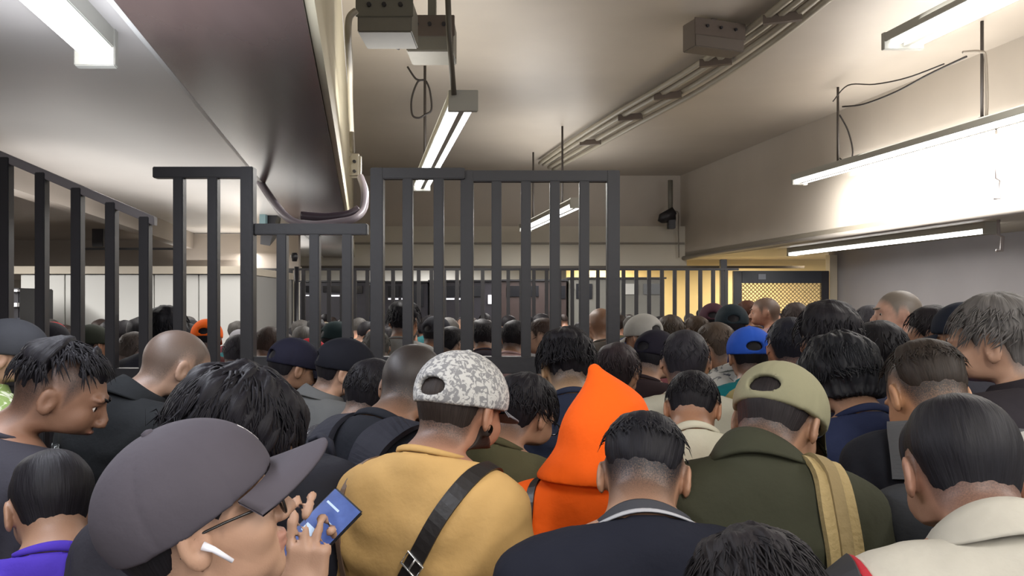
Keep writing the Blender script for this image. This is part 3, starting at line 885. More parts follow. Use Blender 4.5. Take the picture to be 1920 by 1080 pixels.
# far cross wall and the cross beam below it
struct(MB().box(-10,RL(RX,0,17.1)[0]+.1,17.0,17.3,3.50,ZC+.1),'wall_far',M_ceil)
struct(MB().box(-10,RL(RX,0,17.1)[0]+.1,16.75,17.3,2.67,3.50),'trim_2',M_wall)
struct(MB().box(-10,RL(RX,0,17.1)[0]+.05,16.71,16.76,3.12,3.16),'trim_3',mat('groove_grey','#837d73',.6))
struct(MB().box(-10,RL(9.2,0,17.1)[0]+.1,16.70,16.80,2.62,2.67),'trim_4',mat('beam_base','#5a544e',.6))
# right fascia, soffit and wall
struct(MB().rbox(RX,RX+.12,-5,17.1,2.80,ZC),'wall_right',M_ceil)
struct(MB().rbox(RX,9.1,-5,17.1,2.86,2.95),'ceiling',mat('soffit_cream','#a8a08f',.5))
struct(MB().rbox(9.0,9.15,-5,15.3,0,2.9),'wall_right',M_grey)
struct(MB().rbox(9.0,12,15.3,15.45,0,2.9),'wall_right',M_grey)
# back hall beyond the cross beam
struct(MB().box(-10,9,21,21.2,0,3.1),'wall_far',M_white)
struct(MB().box(-10,9,17.2,21.2,2.95,3.1),'ceiling',M_ceil)
struct(MB().box(P(1062,0,19.5)[0],P(1600,0,19.5)[0],19.5,19.7,0,2.95),'wall_far',M_yel)
# pillar-like pale wall behind the fence, left of the booths
struct(MB().box(P(482,0,16)[0],P(556,0,16)[0],16,16.4,0,2.63),'wall_far',M_wall)

# left: grey upper wall and the long white kiosk
k=empty('kiosk',P(245,600,9)); k.location=(0,0,0)
tag(k,'long white panelled kiosk standing behind the fence on the left','kiosk')
x0=P(38,0,9)[0]; x1=P(456,0,9)[0]
MB().box(x0,x1,9.05,11,0.0,2.20).build('kiosk_body',mat('kiosk_core','#8c8b88',.6),k)
xs=[x0+(x1-x0)*i/5 for i in range(6)]
for i in range(5): MB().box(xs[i]+.006,xs[i+1]-.006,9.0,9.05,.05,2.19).build('panel',M_white,k,bevel=.004)
MB().box(x0-.05,x1+.02,8.95,11,2.20,2.285).build('kiosk_roof',mat('kiosk_roof_cream','#b7ae9e',.5),k)
struct(MB().box(-10,P(560,0,11.2)[0],11.2,11.3,2.2,2.85),'wall_left',M_greyd)
sp=tag(MB().box(P(176,0,9.6)[0],P(197,0,9.6)[0],9.55,9.7,P(0,463,9.6)[2],P(0,408,9.6)[2]).build('wall_speaker',M_dark,bevel=.006),'small dark box on the grey wall above the kiosk','speaker')
MB().box(P(160,0,9.9)[0],P(340,0,9.9)[0],9.85,9.9,P(0,469,9.9)[2],P(0,465,9.9)[2]).build('cable_tray',M_dark)
tag(bpy.data.objects['cable_tray'],'thin black cable tray running along the grey wall above the kiosk','cable tray')
t=empty('turnstile_cabinet',(0,0,0)); tag(t,'dark cabinet with small lit screens at the far left edge','cabinet')
MB().box(P(-60,0,8)[0],P(36,0,8)[0],8,8.6,0,P(0,540,8)[2]).build('cabinet_body',M_dark,t,bevel=.01)
MB().box(P(-60,0,7.98)[0],P(34,0,7.98)[0],7.96,8,P(0,575,8)[2],P(0,568,8)[2]).build('light_strip',mat('strip_white','#cfd0d2',.4),t)
MB().box(P(22,0,7.98)[0],P(35,0,7.98)[0],7.96,8,P(0,547,8)[2],P(0,543,8)[2]).build('light_strip',mat('strip_white','#cfd0d2',.4),t)

# ------------------------------------------------------------------ booths at the far side
def booth(u0,u1,vtop,Y,m,label,panes):
    b=empty('ticket_booth',(0,0,0)); tag(b,label,'booth','ticket booths behind the far fence')
    MB().box(P(u0,0,Y)[0],P(u1,0,Y)[0],Y,Y+1.4,0,P(0,vtop,Y)[2]).build('booth_body',m,b,bevel=.01)
    MB().box(P(u0,0,Y)[0]-.03,P(u1,0,Y)[0]+.03,Y-.05,Y+1.45,P(0,vtop,Y)[2],P(0,vtop-3,Y)[2]).build('booth_roof',M_dark,b)
    for (a,c,v0,v1,mm) in panes:
        MB().box(P(a,0,Y)[0],P(c,0,Y)[0],Y-.03,Y-.002,P(0,v1,Y)[2],P(0,v0,Y)[2]).build('window_pane' if mm is None else 'light_strip',mm or mat('dark_glass','#15151a',.15),b)
ws=mat('booth_lightbar','#e8e8ee',.4,emit=.55)
bd=mat('booth_dark','#2d2b33',.5,var=.1,vscale=6); bb=mat('booth_brown','#3a2c2a',.5,var=.1,vscale=6); bgy=mat('booth_grey','#7d7c76',.5,var=.06,vscale=4)
booth(562,688,529,15,bd,'dark ticket booth with slatted front, left of the centre gate',[(574,600,536,548,None),(606,640,536,548,None),(574,600,553,555,ws),(615,640,553,556,ws),(650,680,536,550,None)])
booth(698,800,530,15,bd,'dark ticket booth with two lit bars seen through the left gate leaf',[(728,748,536,556,None),(752,766,536,556,None),(728,747,559,562,ws),(753,766,559,562,ws),(776,794,536,575,None)])
booth(806,930,528,15.2,bd,'dark ticket booth with white notice seen through the middle of the gate',[(836,854,536,556,None),(858,870,536,556,None),(836,852,559,562,ws),(857,869,559,562,ws),(915,923,553,570,ws),(880,905,536,556,None)])
booth(938,1062,527,15.4,bb,'dark brown booth behind the right gate leaf',[(950,975,536,556,None),(985,1010,536,556,None),(1033,1044,560,575,mat('yellow_notice','#c9a64a',.5)),(1050,1060,536,560,None)])
booth(1066,1246,523,15.6,bgy,'grey metal booth with a pale notice at the right end of the far fence',[(1080,1110,532,560,None),(1168,1196,532,552,mat('pale_notice','#cfcfca',.5)),(1206,1238,532,552,mat('pane_grey','#5d5f60',.2))])

# ------------------------------------------------------------------ fences
def fence(name,label,Y,u0,u1,vtop,us,vmid,bw=.05,rail=.055,ybot=.08,top_left=None,m=M_steel,posts=()):
    f=empty(name,(P((u0+u1)/2,0,Y)[0],Y,0)); tag(f,label,'fence','black steel bar fences across the hall')
    ox,oy=f.location.x,f.location.y
    def b(x0,x1,y0,y1,z0,z1,nm,bev=.004):
        return MB().box(x0-ox,x1-ox,y0-oy,y1-oy,z0,z1).build(nm,m,f,bevel=bev)
    zt=P(0,vtop,Y)[2]
    b(P(u0,0,Y)[0],P(u1,0,Y)[0],Y-rail/2,Y+rail/2,zt-rail,zt,'top_rail')
    if vmid: 
        zm=P(0,vmid,Y)[2]; b(P(u0,0,Y)[0],P(u1,0,Y)[0],Y-.04,Y+.04,zm-.085,zm,'middle_rail')
    b(P(u0,0,Y)[0],P(u1,0,Y)[0],Y-rail/2,Y+rail/2,ybot,ybot+.05,'bottom_rail')
    proto=None
    for u in us:
        x=P(u,0,Y)[0]-ox
        if proto is None: proto=MB().box(-bw/2,bw/2,-bw/2,bw/2,ybot+.04,zt-rail+.002).build('bar',m,f,bevel=.004); proto.location.x=x
        else:
            c=proto.copy(); COL.objects.link(c); c.parent=f; c.location.x=x
    for u in posts:
        b(P(u,0,Y)[0]-.032,P(u,0,Y)[0]+.032,Y-.032,Y+.032,0,zt,'post')
    return f
fence('bar_fence','black steel fence panel left of the centre with a bare top rail',4.0,290,474,314,[337,401],692,posts=(466,))
fl=fence('low_bar_fence','lower black fence panel under the hanging conduit beside the brown beam',4.02,476,690,420,[530,591,652],668)
fence('gate_leaf','left leaf of the tall black centre gate',4.0,696,872,316,[765,823],668,posts=(708,))
fence('gate_leaf','right leaf of the tall black centre gate with six bars',4.03,868,1158,321,[931,986,1040,1095],668,posts=(876,1149))
# left fence: bars cut at an added sloping rail, imitating washed-out tops
f=empty('bar_fence',(P(140,0,4)[0],4.0,0)); tag(f,'black steel fence at the far left with bars cut at an added sloping rail','fence','black steel bar fences across the hall')
ox=f.location.x
a=P(-30,270,4); c=P(292,407,4)
MB().quadbox([(a[0]-ox,-.02,a[2]-.045),(c[0]-ox,-.02,c[2]-.045),(c[0]-ox,.02,c[2]-.045),(a[0]-ox,.02,a[2]-.045),(a[0]-ox,-.02,a[2]),(c[0]-ox,-.02,c[2]),(c[0]-ox,.02,c[2]),(a[0]-ox,.02,a[2])]).build('added_sloping_rail',mat('washout_rail_grey','#6f6a6b',.45),f,bevel=.003)
for u in (12,79,146,210,273):
    v=270+(u+30)*137/322+8; z=P(0,v,4)[2]
    MB().box(P(u,0,4)[0]-ox-.025,P(u,0,4)[0]-ox+.025,-.025,.025,.12,z).build('bar',M_steel,f,bevel=.004)
zm=P(0,690,4)[2]; MB().box(P(-30,0,4)[0]-ox,P(292,0,4)[0]-ox,-.04,.04,zm-.085,zm).build('middle_rail',M_steel,f,bevel=.004)
MB().box(P(-30,0,4)[0]-ox,P(292,0,4)[0]-ox,-.03,.03,.08,.13).build('bottom_rail',M_steel,f,bevel=.004)
# far fence
fence('far_bar_fence','long low black bar fence in front of the far ticket booths',11.0,480,1385,503,list(range(497,1380,24)),None,bw=.05,rail=.03)

# mesh gate with post
Y=15.1
g=empty('mesh_gate',(0,0,0)); tag(g,'black framed gate with cream diamond wire mesh at the far right','gate')
x0,x1=P(1374,0,Y)[0],P(1553,0,Y)[0]; zt=P(0,508,Y)[2]; zh=P(0,531,Y)[2]
MB().box(x0,x0+.16,Y-.04,Y+.04,0,zt).build('gate_post',M_dark,g,bevel=.005)
MB().box(x1-.14,x1,Y-.04,Y+.04,0,zt).build('gate_post',M_dark,g,bevel=.005)
MB().box(x0+.16,x1-.14,Y-.05,Y+.05,zh,zt).build('header_panel',mat('gate_header','#22262e',.45),g,bevel=.005)
MB().box(P(1420,0,Y)[0],P(1434,0,Y)[0],Y-.062,Y-.05,P(0,524,Y)[2],P(0,514,Y)[2]).build('badge',mat('badge_pale','#7d828c',.5),g)
mm=MB(); a0=x0+.16; a1=x1-.14; z0=.3; z1=zh; sp=.075
H=z1-z0; W=a1-a0; n=int((W+H)/sp)
for i in range(n):
    c=i*sp
    # x + z = c  line
    p=(a0+min(c,W),z0+max(0,c-W)); q=(a0+max(0,c-H),z0+min(c,H))
    mm.tube([(p[0],Y,p[1]),(q[0],Y,q[1])],.0085,4)
    p2=(a0+W-min(c,W),z0+max(0,c-W)); q2=(a0+W-max(0,c-H),z0+min(c,H))
    mm.tube([(p2[0],Y+.012,p2[1]),(q2[0],Y+.012,q2[1])],.0085,4)
tag(mm.build('wire_mesh',mat('cream_mesh','#b09a72',.5),g),kind='stuff')
tag(MB().box(P(1554,0,15.2)[0],P(1568,0,15.2)[0],15.15,15.35,0,2.8).build('trim_5',mat('cream_post','#b9ad97',.5)),kind='structure')
pp=tag(MB().box(P(1350,0,14.9)[0],P(1362,0,14.9)[0],14.85,14.95,0,2.7).build('steel_post',M_dark,bevel=.005),'slim black steel post just left of the mesh gate','post')

# ------------------------------------------------------------------ lamps
def lamp(label,L,z,Y0,Y1,rods=(),w=.24,two=True,rodtop=ZC,name='fluorescent_lamp',tr=.019):
    o=empty(name,(0,0,0)); tag(o,label,'lamp','fluorescent tube lamps under the ceiling')
    MB().rbox(L-w/2,L+w/2,Y0,Y1,z+.045,z+.125).build('housing',M_lamp,o,bevel=.004)
    for (ya,yb) in ((Y0-.015,Y0+.03),(Y1-.03,Y1+.015)):
        MB().rbox(L-w/2-.005,L+w/2+.005,ya,yb,z-.02,z+.13).build('end_cap',M_lamp,o,bevel=.004)
    for dx in ((-w*.3,w*.3) if two else (0,)):
        MB().tube([RL(L+dx,z+.015,Y0+.03),RL(L+dx,z+.015,Y1-.03)],tr,10).build('tube',M_tube,o,True)
    if two: MB().rbox(L-.02,L+.02,Y0+.05,Y1-.05,z+.0,z+.046).build('divider',M_lamp,o)
    for y in rods:
        p=RL(L,z+.12,y); MB().tube([p,(p[0],p[1],rodtop)],.016,8).build('hanging_rod',mat('rod_dark','#3d3733',.5),o,True)
    return o
lamp('twin tube lamp hanging above the centre gate',.716,3.25,5.7,9.7,(9.2,),w=.20)
lamp('small twin tube lamp seen through the right gate leaf',3.07,3.25,11.4,15.1,(12.3,14.4),w=.22)
lamp('twin tube lamp at the top right edge of the ceiling',4.72,4.10,4.2,7.0,(),w=.34)
lamp('long lamp with two dark hanger rods along the right wall',6.0,3.52,5.5,11.0,(7.75,10.1),w=.20)
lamp('tube lamp fixed under the low white ceiling at top left',-.98,2.745,.6,2.95,(),w=.14,two=False,tr=.03)
lamp('row of tubes under the right soffit',7.62,2.735,9.7,14.2,(),w=.16,rodtop=2.86)
lamp('lamp overhead behind the viewer on the left',.7,3.35,-3.4,.4,(-1.5,))
lamp('lamp overhead behind the viewer on the right',4.0,3.55,-2.5,2.2,(0,))
# conduit down to the centre lamp, cables on the rods
o=tag(MB().tube([P(838,-60,5.4),P(842,60,5.5),P(851,178,5.66)],.02,8).build('lamp_conduit',mat('cond_dark','#5b564c',.5),smooth=True),'dark conduit dropping to the near end of the centre lamp','conduit')
def cable(label,pts,r,m=M_wire,name='cable',group='loose cables under the ceiling'):
    o=MB().tube(dense(pts,6),r,6).build(name,m,smooth=True); tag(o,label,'cable',group); return o
cable('thin black cable looped round the hanger rod of the centre lamp',[P(764,125,9.1),P(780,148,9.1),P(795,150,9.1),P(783,154,9.1),P(772,185,9.1),P(773,215,9.1),P(785,221,9.1),P(797,215,9.1),P(809,205,9.1),P(806,170,9.1),P(799,152,9.1)],.012)
cable('sagging thin cable between the two right hanger rods',[P(1580,200,10.1),P(1620,195,9.7),P(1680,172,9.2),P(1740,140,8.6),P(1812,106,7.9)],.011)
cable('short wavy cable at the top of the right hanger rod',[P(1562,190,10.1),P(1590,160,9.6),P(1640,158,9.0),P(1700,146,8.6),P(1770,120,8.0)],.008)
cable('slack cable loop beside the first right hanger rod',[P(1574,215,10.1),P(1590,245,10.1),P(1599,285,10.1),P(1590,308,10.1),P(1574,296,10.12)],.010)
cable('two curved wires below the grey ceiling box',[P(722,60,6.1),P(732,82,6.2),P(748,92,6.3)],.010)
cable('pale angled bracket cable at the right hanger rod',[P(1805,98,7.7),P(1838,97,7.7),P(1848,112,7.7),P(1850,215,7.7),P(1836,222,7.7),P(1838,238,7.7)],.014,M_cond)

# conduits over the ceiling
def onc(u,v,z): 
    Yc=(z-HC_Z)*F/(HOR-v); return P(u,v,Yc)
for i,(du,dv) in enumerate(((0,0),(14,5),(34,13),(50,20))):
    cable(['left','second','third','right'][i]+' conduit of the bundle crossing the ceiling diagonally',[onc(1510+du,-28+dv,4.52),onc(1400+du,58+dv,4.52),onc(1270+du,145+dv,4.52),onc(1150+du*.8,215+dv,4.52),onc(1075+du*.6,262+dv,4.52),onc(1012+du*.5,306+dv*.6,4.52)],.036,M_condl,'ceiling_conduit','conduits crossing the ceiling')
for u,v in ((1455,30),(1330,112),(1240,175),(1170,215),(1095,262)):
    p=onc(u+12,v+6,4.47); c=MB().box(-.17,.17,-.03,.03,-.03,.05).build('conduit_clamp',M_boxb); c.location=p; c.rotation_euler=(0,0,-.35)
    tag(c,{1455:'conduit clamp nearest the viewer, beyond the brown box',1330:'conduit clamp just below the brown box on the bundle',1240:'second conduit clamp below the brown box',1170:'third conduit clamp below the brown box',1095:'farthest conduit clamp above the right gate leaf'}[u],'clamp','clamps along the ceiling conduits')
def jbox(label,u0,u1,v0,v1,Y,d,m,lid,group='junction boxes on the ceiling',rot=0):
    x0,_,z1=P(u0,v0,Y); x1,_,z0=P(u1,v1,Y); cx=(x0+x1)/2
    o=empty('junction_box',(cx,Y,z0),rot); tag(o,label,'electrical box',group); w=(x1-x0)/2
    MB().box(-w,w,0,d,0,z1-z0).build('box_body',m,o,bevel=.008)
    MB().box(-w-.01,w+.01,-.012,0,(z1-z0)*.42,z1-z0+.005).build('box_lid',lid,o,bevel=.004)
    for k in (-.55,.0,.6): MB().tube([(w*k,-.03,(z1-z0)*.75),(w*k,-.01,(z1-z0)*.75)],.015,8).build('knockout',M_dark,o)
    MB().box(-.03,.03,d*.4,d*.6,z1-z0-.01,ZC-z0).build('hanger_plate',m,o)
    return o
jbox('grey green electrical box hanging beside the cream beam',670,772,-6,60,5.2,.35,M_box,mat('lid_olive','#66645a',.5))
jbox('brown electrical box next to the lamp conduit',762,850,30,96,5.9,.35,M_box,M_boxb)
jbox('brown electrical box sitting on the diagonal conduits',1296,1404,40,92,7.6,.22,mat('jb3','#5f564e',.5),M_boxb,rot=.35)

# pipe along the cream beam, box and hanging loop
cable('pale conduit running down the cream beam face',[P(668,20,5.0),P(655,34,5.0),P(653,70,5.1),P(656,120,5.6),P(657,190,6.6),P(661,285,7.2)],.022,M_condl,'beam_conduit','pipes on the beam')
b=empty('conduit_box',(0,0,0)); tag(b,'oblong pale conduit box on the beam beside the left gate leaf','electrical box')
x,_,z=P(667,312,6.6)
MB().box(x-.048,x+.048,6.55,6.63,z-.10,z+.10).build('box_body',M_condl,b,bevel=.02)
for dz in (-.05,.03): MB().tube([(x,6.53,z+dz),(x,6.56,z+dz)],.014,8).build('screw_hole',M_dark,b)
cable('curved pale pipe bending under the brown beam',[P(676,332,6.3),P(684,360,6.1),P(681,392,6.0),P(664,410,5.9),P(630,417,5.9),P(590,421,5.9),P(556,417,5.9),P(530,400,6.0),P(500,360,6.4),P(470,312,6.8)],.030,mat('pipe_mauve','#8d858c',.35),'beam_pipe','pipes on the beam')
cable('dark pipe lying along the curve under the brown beam',[P(672,392,5.98),P(652,402,5.95),P(610,407,5.95),P(565,404,5.95)],.034,mat('pipe_dark','#4a4048',.35),'beam_pipe','pipes on the beam')
s=empty('loudspeaker',(0,0,0)); tag(s,'dark loudspeaker box hung left of the low fence panel','speaker')
MB().quadbox([P(488,458,9),P(506,461,9),P(523,440,9.3),P(496,430,9.3),P(490,402,9),P(520,402,9),P(527,404,9.3),P(497,402,9.3)]).build('speaker_body',M_dark,s)
MB().box(*[q for q in (P(489,0,8.95)[0],P(500,0,8.95)[0],8.9,8.98,P(0,432,9)[2],P(0,400,9)[2])]).build('speaker_plate',mat('speaker_plate_teal','#7f9ba0',.4),s)
c=empty('wall_camera',(0,0,0)); tag(c,'black camera on a conduit at the far right corner of the ceiling','camera')
Yk=16.4
MB().tube([P(1257,338,Yk),P(1257,402,Yk)],.05,8).build('camera_stem',M_box,c,True)
MB().tube([P(1237,416,Yk),P(1241,410,Yk),P(1263,402,Yk),P(1266,404,Yk)],[.05,.11,.16,.06],10).build('camera_body',M_dark,c,True)
MB().box(P(1252,0,Yk)[0],P(1265,0,Yk)[0],Yk-.1,Yk+.1,P(0,429,Yk)[2],P(0,405,Yk)[2]).build('camera_mount',M_dark,c,bevel=.01)
cable('thin cable dropping from the wall camera to the cross beam',[P(1264,396,Yk),P(1272,400,Yk),P(1272,430,Yk+.1),P(1273,483,Yk+.2)],.014,M_cond)
# pipe and brackets along the lower edge of the right fascia
o=MB().tube([RL(RX-.03,2.83,5.0),RL(RX-.03,2.83,16.8)],.045,10).build('fascia_pipe',mat('pipe_grey','#8d8780',.4),smooth=True); tag(o,'grey pipe along the lower edge of the right wall face','pipe')
for (u,v0,v1,Yb) in ((1868,288,372,7.6),(1872,405,470,9.5)):
    b=MB().tube([P(u,v0,Yb),P(u,v0+(v1-v0)*.55,Yb),P(u+8,v0+(v1-v0)*.6,Yb),P(u+6,v1,Yb),P(u-4,v1,Yb)],.013 if v0<300 else .02,8).build('hook_bracket',mat('bracket_pale','#a29a98',.4),smooth=True); tag(b,'pale hook bracket '+('in front of the bright right wall' if v0<300 else 'hanging below the right soffit pipe'),'bracket')
MB().tube([P(1868,288,7.6),(P(1868,288,7.6)[0],7.6,3.6)],.010,6).build('hook_rod',M_cond,b)
# signal lamp on a stem near the far left of the centre
s=empty('signal_post',(0,0,0)); tag(s,'slim post with a round dark head behind the low fence panel','post')
MB().tube([(P(556,500,10.4)[0],10.4,0),P(556,500,10.4)],.03,8).build('stem',M_dark,s,True)
MB().tube([P(552,490,10.4),P(552,480,10.4),P(552,474,10.4)],[.03,.05,.03],10).build('head',M_dark,s,True)

# ------------------------------------------------------------------ the crowd: people nearest the viewer
SK='#94725b'; SKD='#805f4b'; SKL='#a98770'
# 1 man in the grey cap with phone
RAp=dict(sh=(.176,-.038,1.372), el=(.0,.20,1.18), wr=(-.235,.20,1.387), a=(-.03,.10,.99), t=(-.5,-.866,.15), curl=(.3,.4,.8,.95,.3))
m1=person('man in plain dark grey cap and glasses holding up a phone, front left',352,793,1.0,64,-16,body=60,drop=.02,capang=11,cap='#4c484f',skin=SKL,top='tee',tc='#2f2e35',glasses=True,hole=False,hair='cap',arms='phone',RA=RAp,fade=.5)
capo=[c for c in m1['root'].children if c.name.startswith('cap')][0]
# white embroidered patch on the cap front, curved over the dome
V=[];Q=[];nx=8
for i in range(nx+1):
    for j in range(nx+1):
        ax=(i/nx-.5)*.034; az=(j/nx-.5)*.030+.058
        r=1-(ax/(CT['r'][0]))**2-((az-.022)/CT['r'][2])**2; y=math.sqrt(max(r,.01))*CT['r'][1]+.0015-.004
        V.append((ax,y,HC[2]+az))
_v=np.array(V)-np.array([0,-.01,HC[2]+.02]); _c,_s=math.cos(math.radians(11)),math.sin(math.radians(11)); V=np.stack([_v[:,0],_v[:,1]*_c-_v[:,2]*_s,_v[:,1]*_s+_v[:,2]*_c],1)+np.array([0,-.01,HC[2]+.02])
for i in range(nx):
    for j in range(nx):
        keep = (abs(i-3.5)+abs(j-3.5)<5.2) and not ((i in (2,5)) and j in (2,5))
        if keep: a=i*(nx+1)+j; Q.append([a,a+nx+1,a+nx+2,a+1])
put('patch',dict(v=np.array(V,np.float32),q=np.array(Q,np.int32)),m1['pf'],mat('patch_white','#d5d2d0',.7),capo)
bb_=MB(); bb_.tube([(.085,-.002,HC[2]-.018),(.089,.008,HC[2]-.026),(.088,.024,HC[2]-.048)],[.0055,.0038,.0028],10)
bb_.v=[tuple(x) for x in m1['pf'](np.array(bb_.v))]; bb_.build('earbud',mat('white_plastic','#e4e4ec',.25),m1['root'],True)
# phone
ph=empty('phone',P(600,985,1.36)); tag(ph,'smartphone with a blue lit screen held by the man in the dark grey cap','phone')
L=Vector((.62,.35,.62)).normalized(); N=Vector((-.28,-.90,.33)); N=(N-L*N.dot(L)).normalized(); W=L.cross(N)
ph.matrix_world=Matrix.Translation(P(598,996,1.375)) @ Matrix((W,L,N)).transposed().to_4x4()
bpy.context.view_layer.update()
MB().box(-.036,.036,-.072,.072,-.004,.004).build('phone_body',mat('phone_black','#15151a',.3),ph,bevel=.003)
sm_=mat('phone_screen','#3b4c7a',.2,emit=.28,emitcol='#5066b0',var=.4,vscale=30)
MB().box(-.033,.033,-.069,.069,.0038,.0048).build('screen',sm_,ph)
for kx,ky,ww,hh in ((-.012,.045,.03,.004),(.004,.02,.04,.004),(-.01,-.01,.03,.016)):
    MB().box(kx-ww/2,kx+ww/2,ky-hh/2,ky+hh/2,.0047,.0052).build('screen_item',mat('screen_pale','#9fb2c8',.3,emit=.4),ph)

# 2.. near people
person('boy in a purple shirt with glossy black hair at the lower left corner',96,842,1.58,-38,26,body=-8,drop=.05,hair='sleek',skin=SK,tc='#43309a',trc='#22252e',wide=.92,fade=.3)
p3=person('man in charcoal tee in profile with shaved sides and long fringe, left',116,630,1.95,72,24,body=38,hair='fringe',skin=SKD,tc='#34333a',wide=1.12,fade=.8)
def chestprint(I,x0,x1,z0,z1,m,name='print',back=False,parent=None,kind=None,n=8):
    V=[];Q=[]
    for i in range(n+1):
        for j in range(n+1):
            x=x0+(x1-x0)*i/n; z=z0+(z1-z0)*j/n
            q,g=snap(I,(x,(-.17 if back else .16),z),.003); V.append(q)
    for i in range(n):
        for j in range(n):
            a=i*(n+1)+j; Q.append([a,a+1,a+n+2,a+n+1] if not back else [a,a+n+1,a+n+2,a+1])
    return put(name,dict(v=np.array(V,np.float32),q=np.array(Q,np.int32)),I['pf'],m,parent or I['shirt'])
chestprint(p3,-.02,.14,1.24,1.37,pattern_mat('violet_print','#34333a','#8a5fb0',55,.5))
person('person with big shaggy black hair bowed over the dark grey cap, left',432,678,1.54,52,28,body=30,drop=.01,wide=.88,hair='shaggy',skin=SKL,tc='#2b2a30',hc='#141218')
p5=person('man with shaved head in a black jacket in front of the left fence',338,619,2.5,48,26,body=25,hair=None,hc='#5a4a40',skin='#a08370',fade=1.25,top='jacket',tc='#1e2022',wide=1.05)
chestprint(p5,-.2,-.12,1.12,1.36,pattern_mat('white_speckle','#1e2022','#c9cfcf',60,.5),'sleeve_pattern',back=True)
person('man in navy cap and navy shirt left of the black cap',552,633,3.3,50,18,cap='#1d1d2b',tc='#222738',top='shirt',skin=SK)
person('man in plain black cap and worn grey jacket in profile',648,633,3.0,72,14,body=35,cap='#17181f',tc='#5b5c5c',top='jacket',skin=SKL,brimc='#17181f')
p8=person('young man with faded black hair and dotted backpack strap',700,672,2.5,32,20,body=32,hair='short',skin=SKL,tc='#232227')
bp8=backpack(p8,'black backpack with white dotted straps on the faded haired young man','#26252b',smat=pattern_mat('dotted_strap','#222127','#c8c8cc',110,.66),size=.9)
p9=person('broad man with shaved scalp and dark glasses carrying a large backpack',774,645,2.14,24,26,body=40,drop=.05,hair=None,hc='#241d1a',skin='#86654f',fade=1.25,tc='#202228',glasses=True,wide=1.12)
bp9=backpack(p9,'large plain black backpack beside the yellow shirt','#24252c',col2='#2b2c34',size=1.02,strapw=.075)
# badge on that backpack
o=MB().box(-.012,.012,-.004,0,-.03,.03).build('tag_label',mat('tag_grey','#85868a',.5),bp9); o.location=(-.10,-.165-.224-.0-.046,1.20)
# 10 yellow shirt
capm=pattern_mat('paisley_grey','#7f7f80','#b9b8b4',75,.5)
p10=person('man in yellow tee and grey patterned snapback cap with crossbody strap',866,657,1.80,34,16,body=24,drop=.05,cap='#aaaaaa',capmat=capm,brimc='#6d7076',brimflat=True,tc='#b8955f',skin='#9c735c',beard=True,hc='#2a221e',hair='cap',wide=.92)
st=like_root(p10,'crossbody_bag','black leather crossbody strap with silver buckle on the yellow tee','bag')
leather=mat('black_leather','#1f1c1b',.4,bump=.1)
strap(p10,[(.125,.02,1.44),(.12,-.06,1.43),(.07,-.13,1.35),(.0,-.15,1.24),(-.07,-.15,1.12),(-.15,-.10,1.0)],.036,leather,'bag_strap',st,.004)
q,g=snap(p10,(.035,-.15,1.295),.011); 
bkl=MB(); bkl.tube([(-.021,0,-.014),(.021,0,-.014),(.021,0,.014),(-.021,0,.014)],.0026,6,closed=True); bkl.tube([(0,0,-.014),(0,0,.014)],.0022,6)
R=Matrix.Rotation(math.radians(38),3,'Y'); bkl.v=[tuple(p10['pf'](np.array([Vector(q)+R@Vector(x)]))[0]) for x in bkl.v]; bkl.build('buckle',mat('silver','#cfcdc8',.25,metal=.8),st,True)
st2=like_root(p10,'shoulder_bag','thin brown strap and bag hanging at the left side of the yellow tee','bag')
strap(p10,[(-.13,.02,1.42),(-.145,-.05,1.41),(-.155,-.10,1.32),(-.165,-.12,1.18),(-.18,-.11,1.04)],.016,mat('brown_strap','#6b5646',.5),'bag_strap',st2,.003)
o=MB().box(-.05,.05,-.14,.10,0,.24).build('bag_body',mat('tan_brown_bag','#4c4038',.6,bump=.2),st2,bevel=.02); o.location=(-.25,-.07,.82)
cn=MB(); cn.tube([(math.sin(a)*.066,-.037-math.cos(a)*.068,1.487+.02*math.cos(a)) for a in np.linspace(-2.2,2.2,30)],.0022,6); cn.v=[tuple(x) for x in p10['pf'](np.array(cn.v))]; cn.build('necklace',mat('silver','#cfcdc8',.25,metal=.8),p10['root'],True)
person('man with curly black hair and glasses in an olive tee behind the orange hood',984,698,2.35,42,26,hair='medium',skin=SK,tc='#4f4d37',glasses=True,wide=1.0,body=22)
person('person with thick black hair in a navy tee left of the orange hood tip',1062,612,3.0,-5,22,hair='fluffy',skin='#a88a6b',tc='#252b3c')
# 13 orange hood
p13=person('person with a bright orange hood pulled up, in the middle of the crowd',1118,690,1.90,42,16,body=22,top='hood',tc='#e85f12',hood=True,hair=None,skin=SKD,tmat=mat('orange_fleece','#f06014',.85,bump=.3,bscale=40,spec=.2),wide=1.05,drop=.03)
st=like_root(p13,'shoulder_bag','thin black strap on the left shoulder of the orange hoodie','bag'); 
strap(p13,[(-.08,.06,1.42),(-.095,-.02,1.46),(-.10,-.09,1.42),(-.10,-.14,1.28),(-.10,-.15,1.12)],.022,leather,'bag_strap',st,.004)
o=MB().box(-.10,.10,-.05,.05,0,.22).build('bag_body',leather,st,bevel=.015); o.location=(-.13,-.22,.9)
# 14 navy tee
p14=person('man in black tee with a fresh fade and pale striped neckband, front centre',1207,768,1.56,14,40,body=-3,drop=.065,fwd=.04,hair='fade',skin='#9c7860',tc='#1b1d27',wide=1.12,fade=1.1,hc='#141319',collc='#3c3d42')
ns=MB(); ns.tube([(math.sin(a)*.079,-.037-math.cos(a)*.081,1.466-.42*(-.037-math.cos(a)*.081+.035)+.004) for a in np.linspace(-2.4,2.4,34)],.0025,6); ns.v=[tuple(x) for x in p14['pf'](np.array(ns.v))]; ns.build('neck_stripe',mat('pale_stripe','#9a9ba0',.6),p14['shirt'],True)
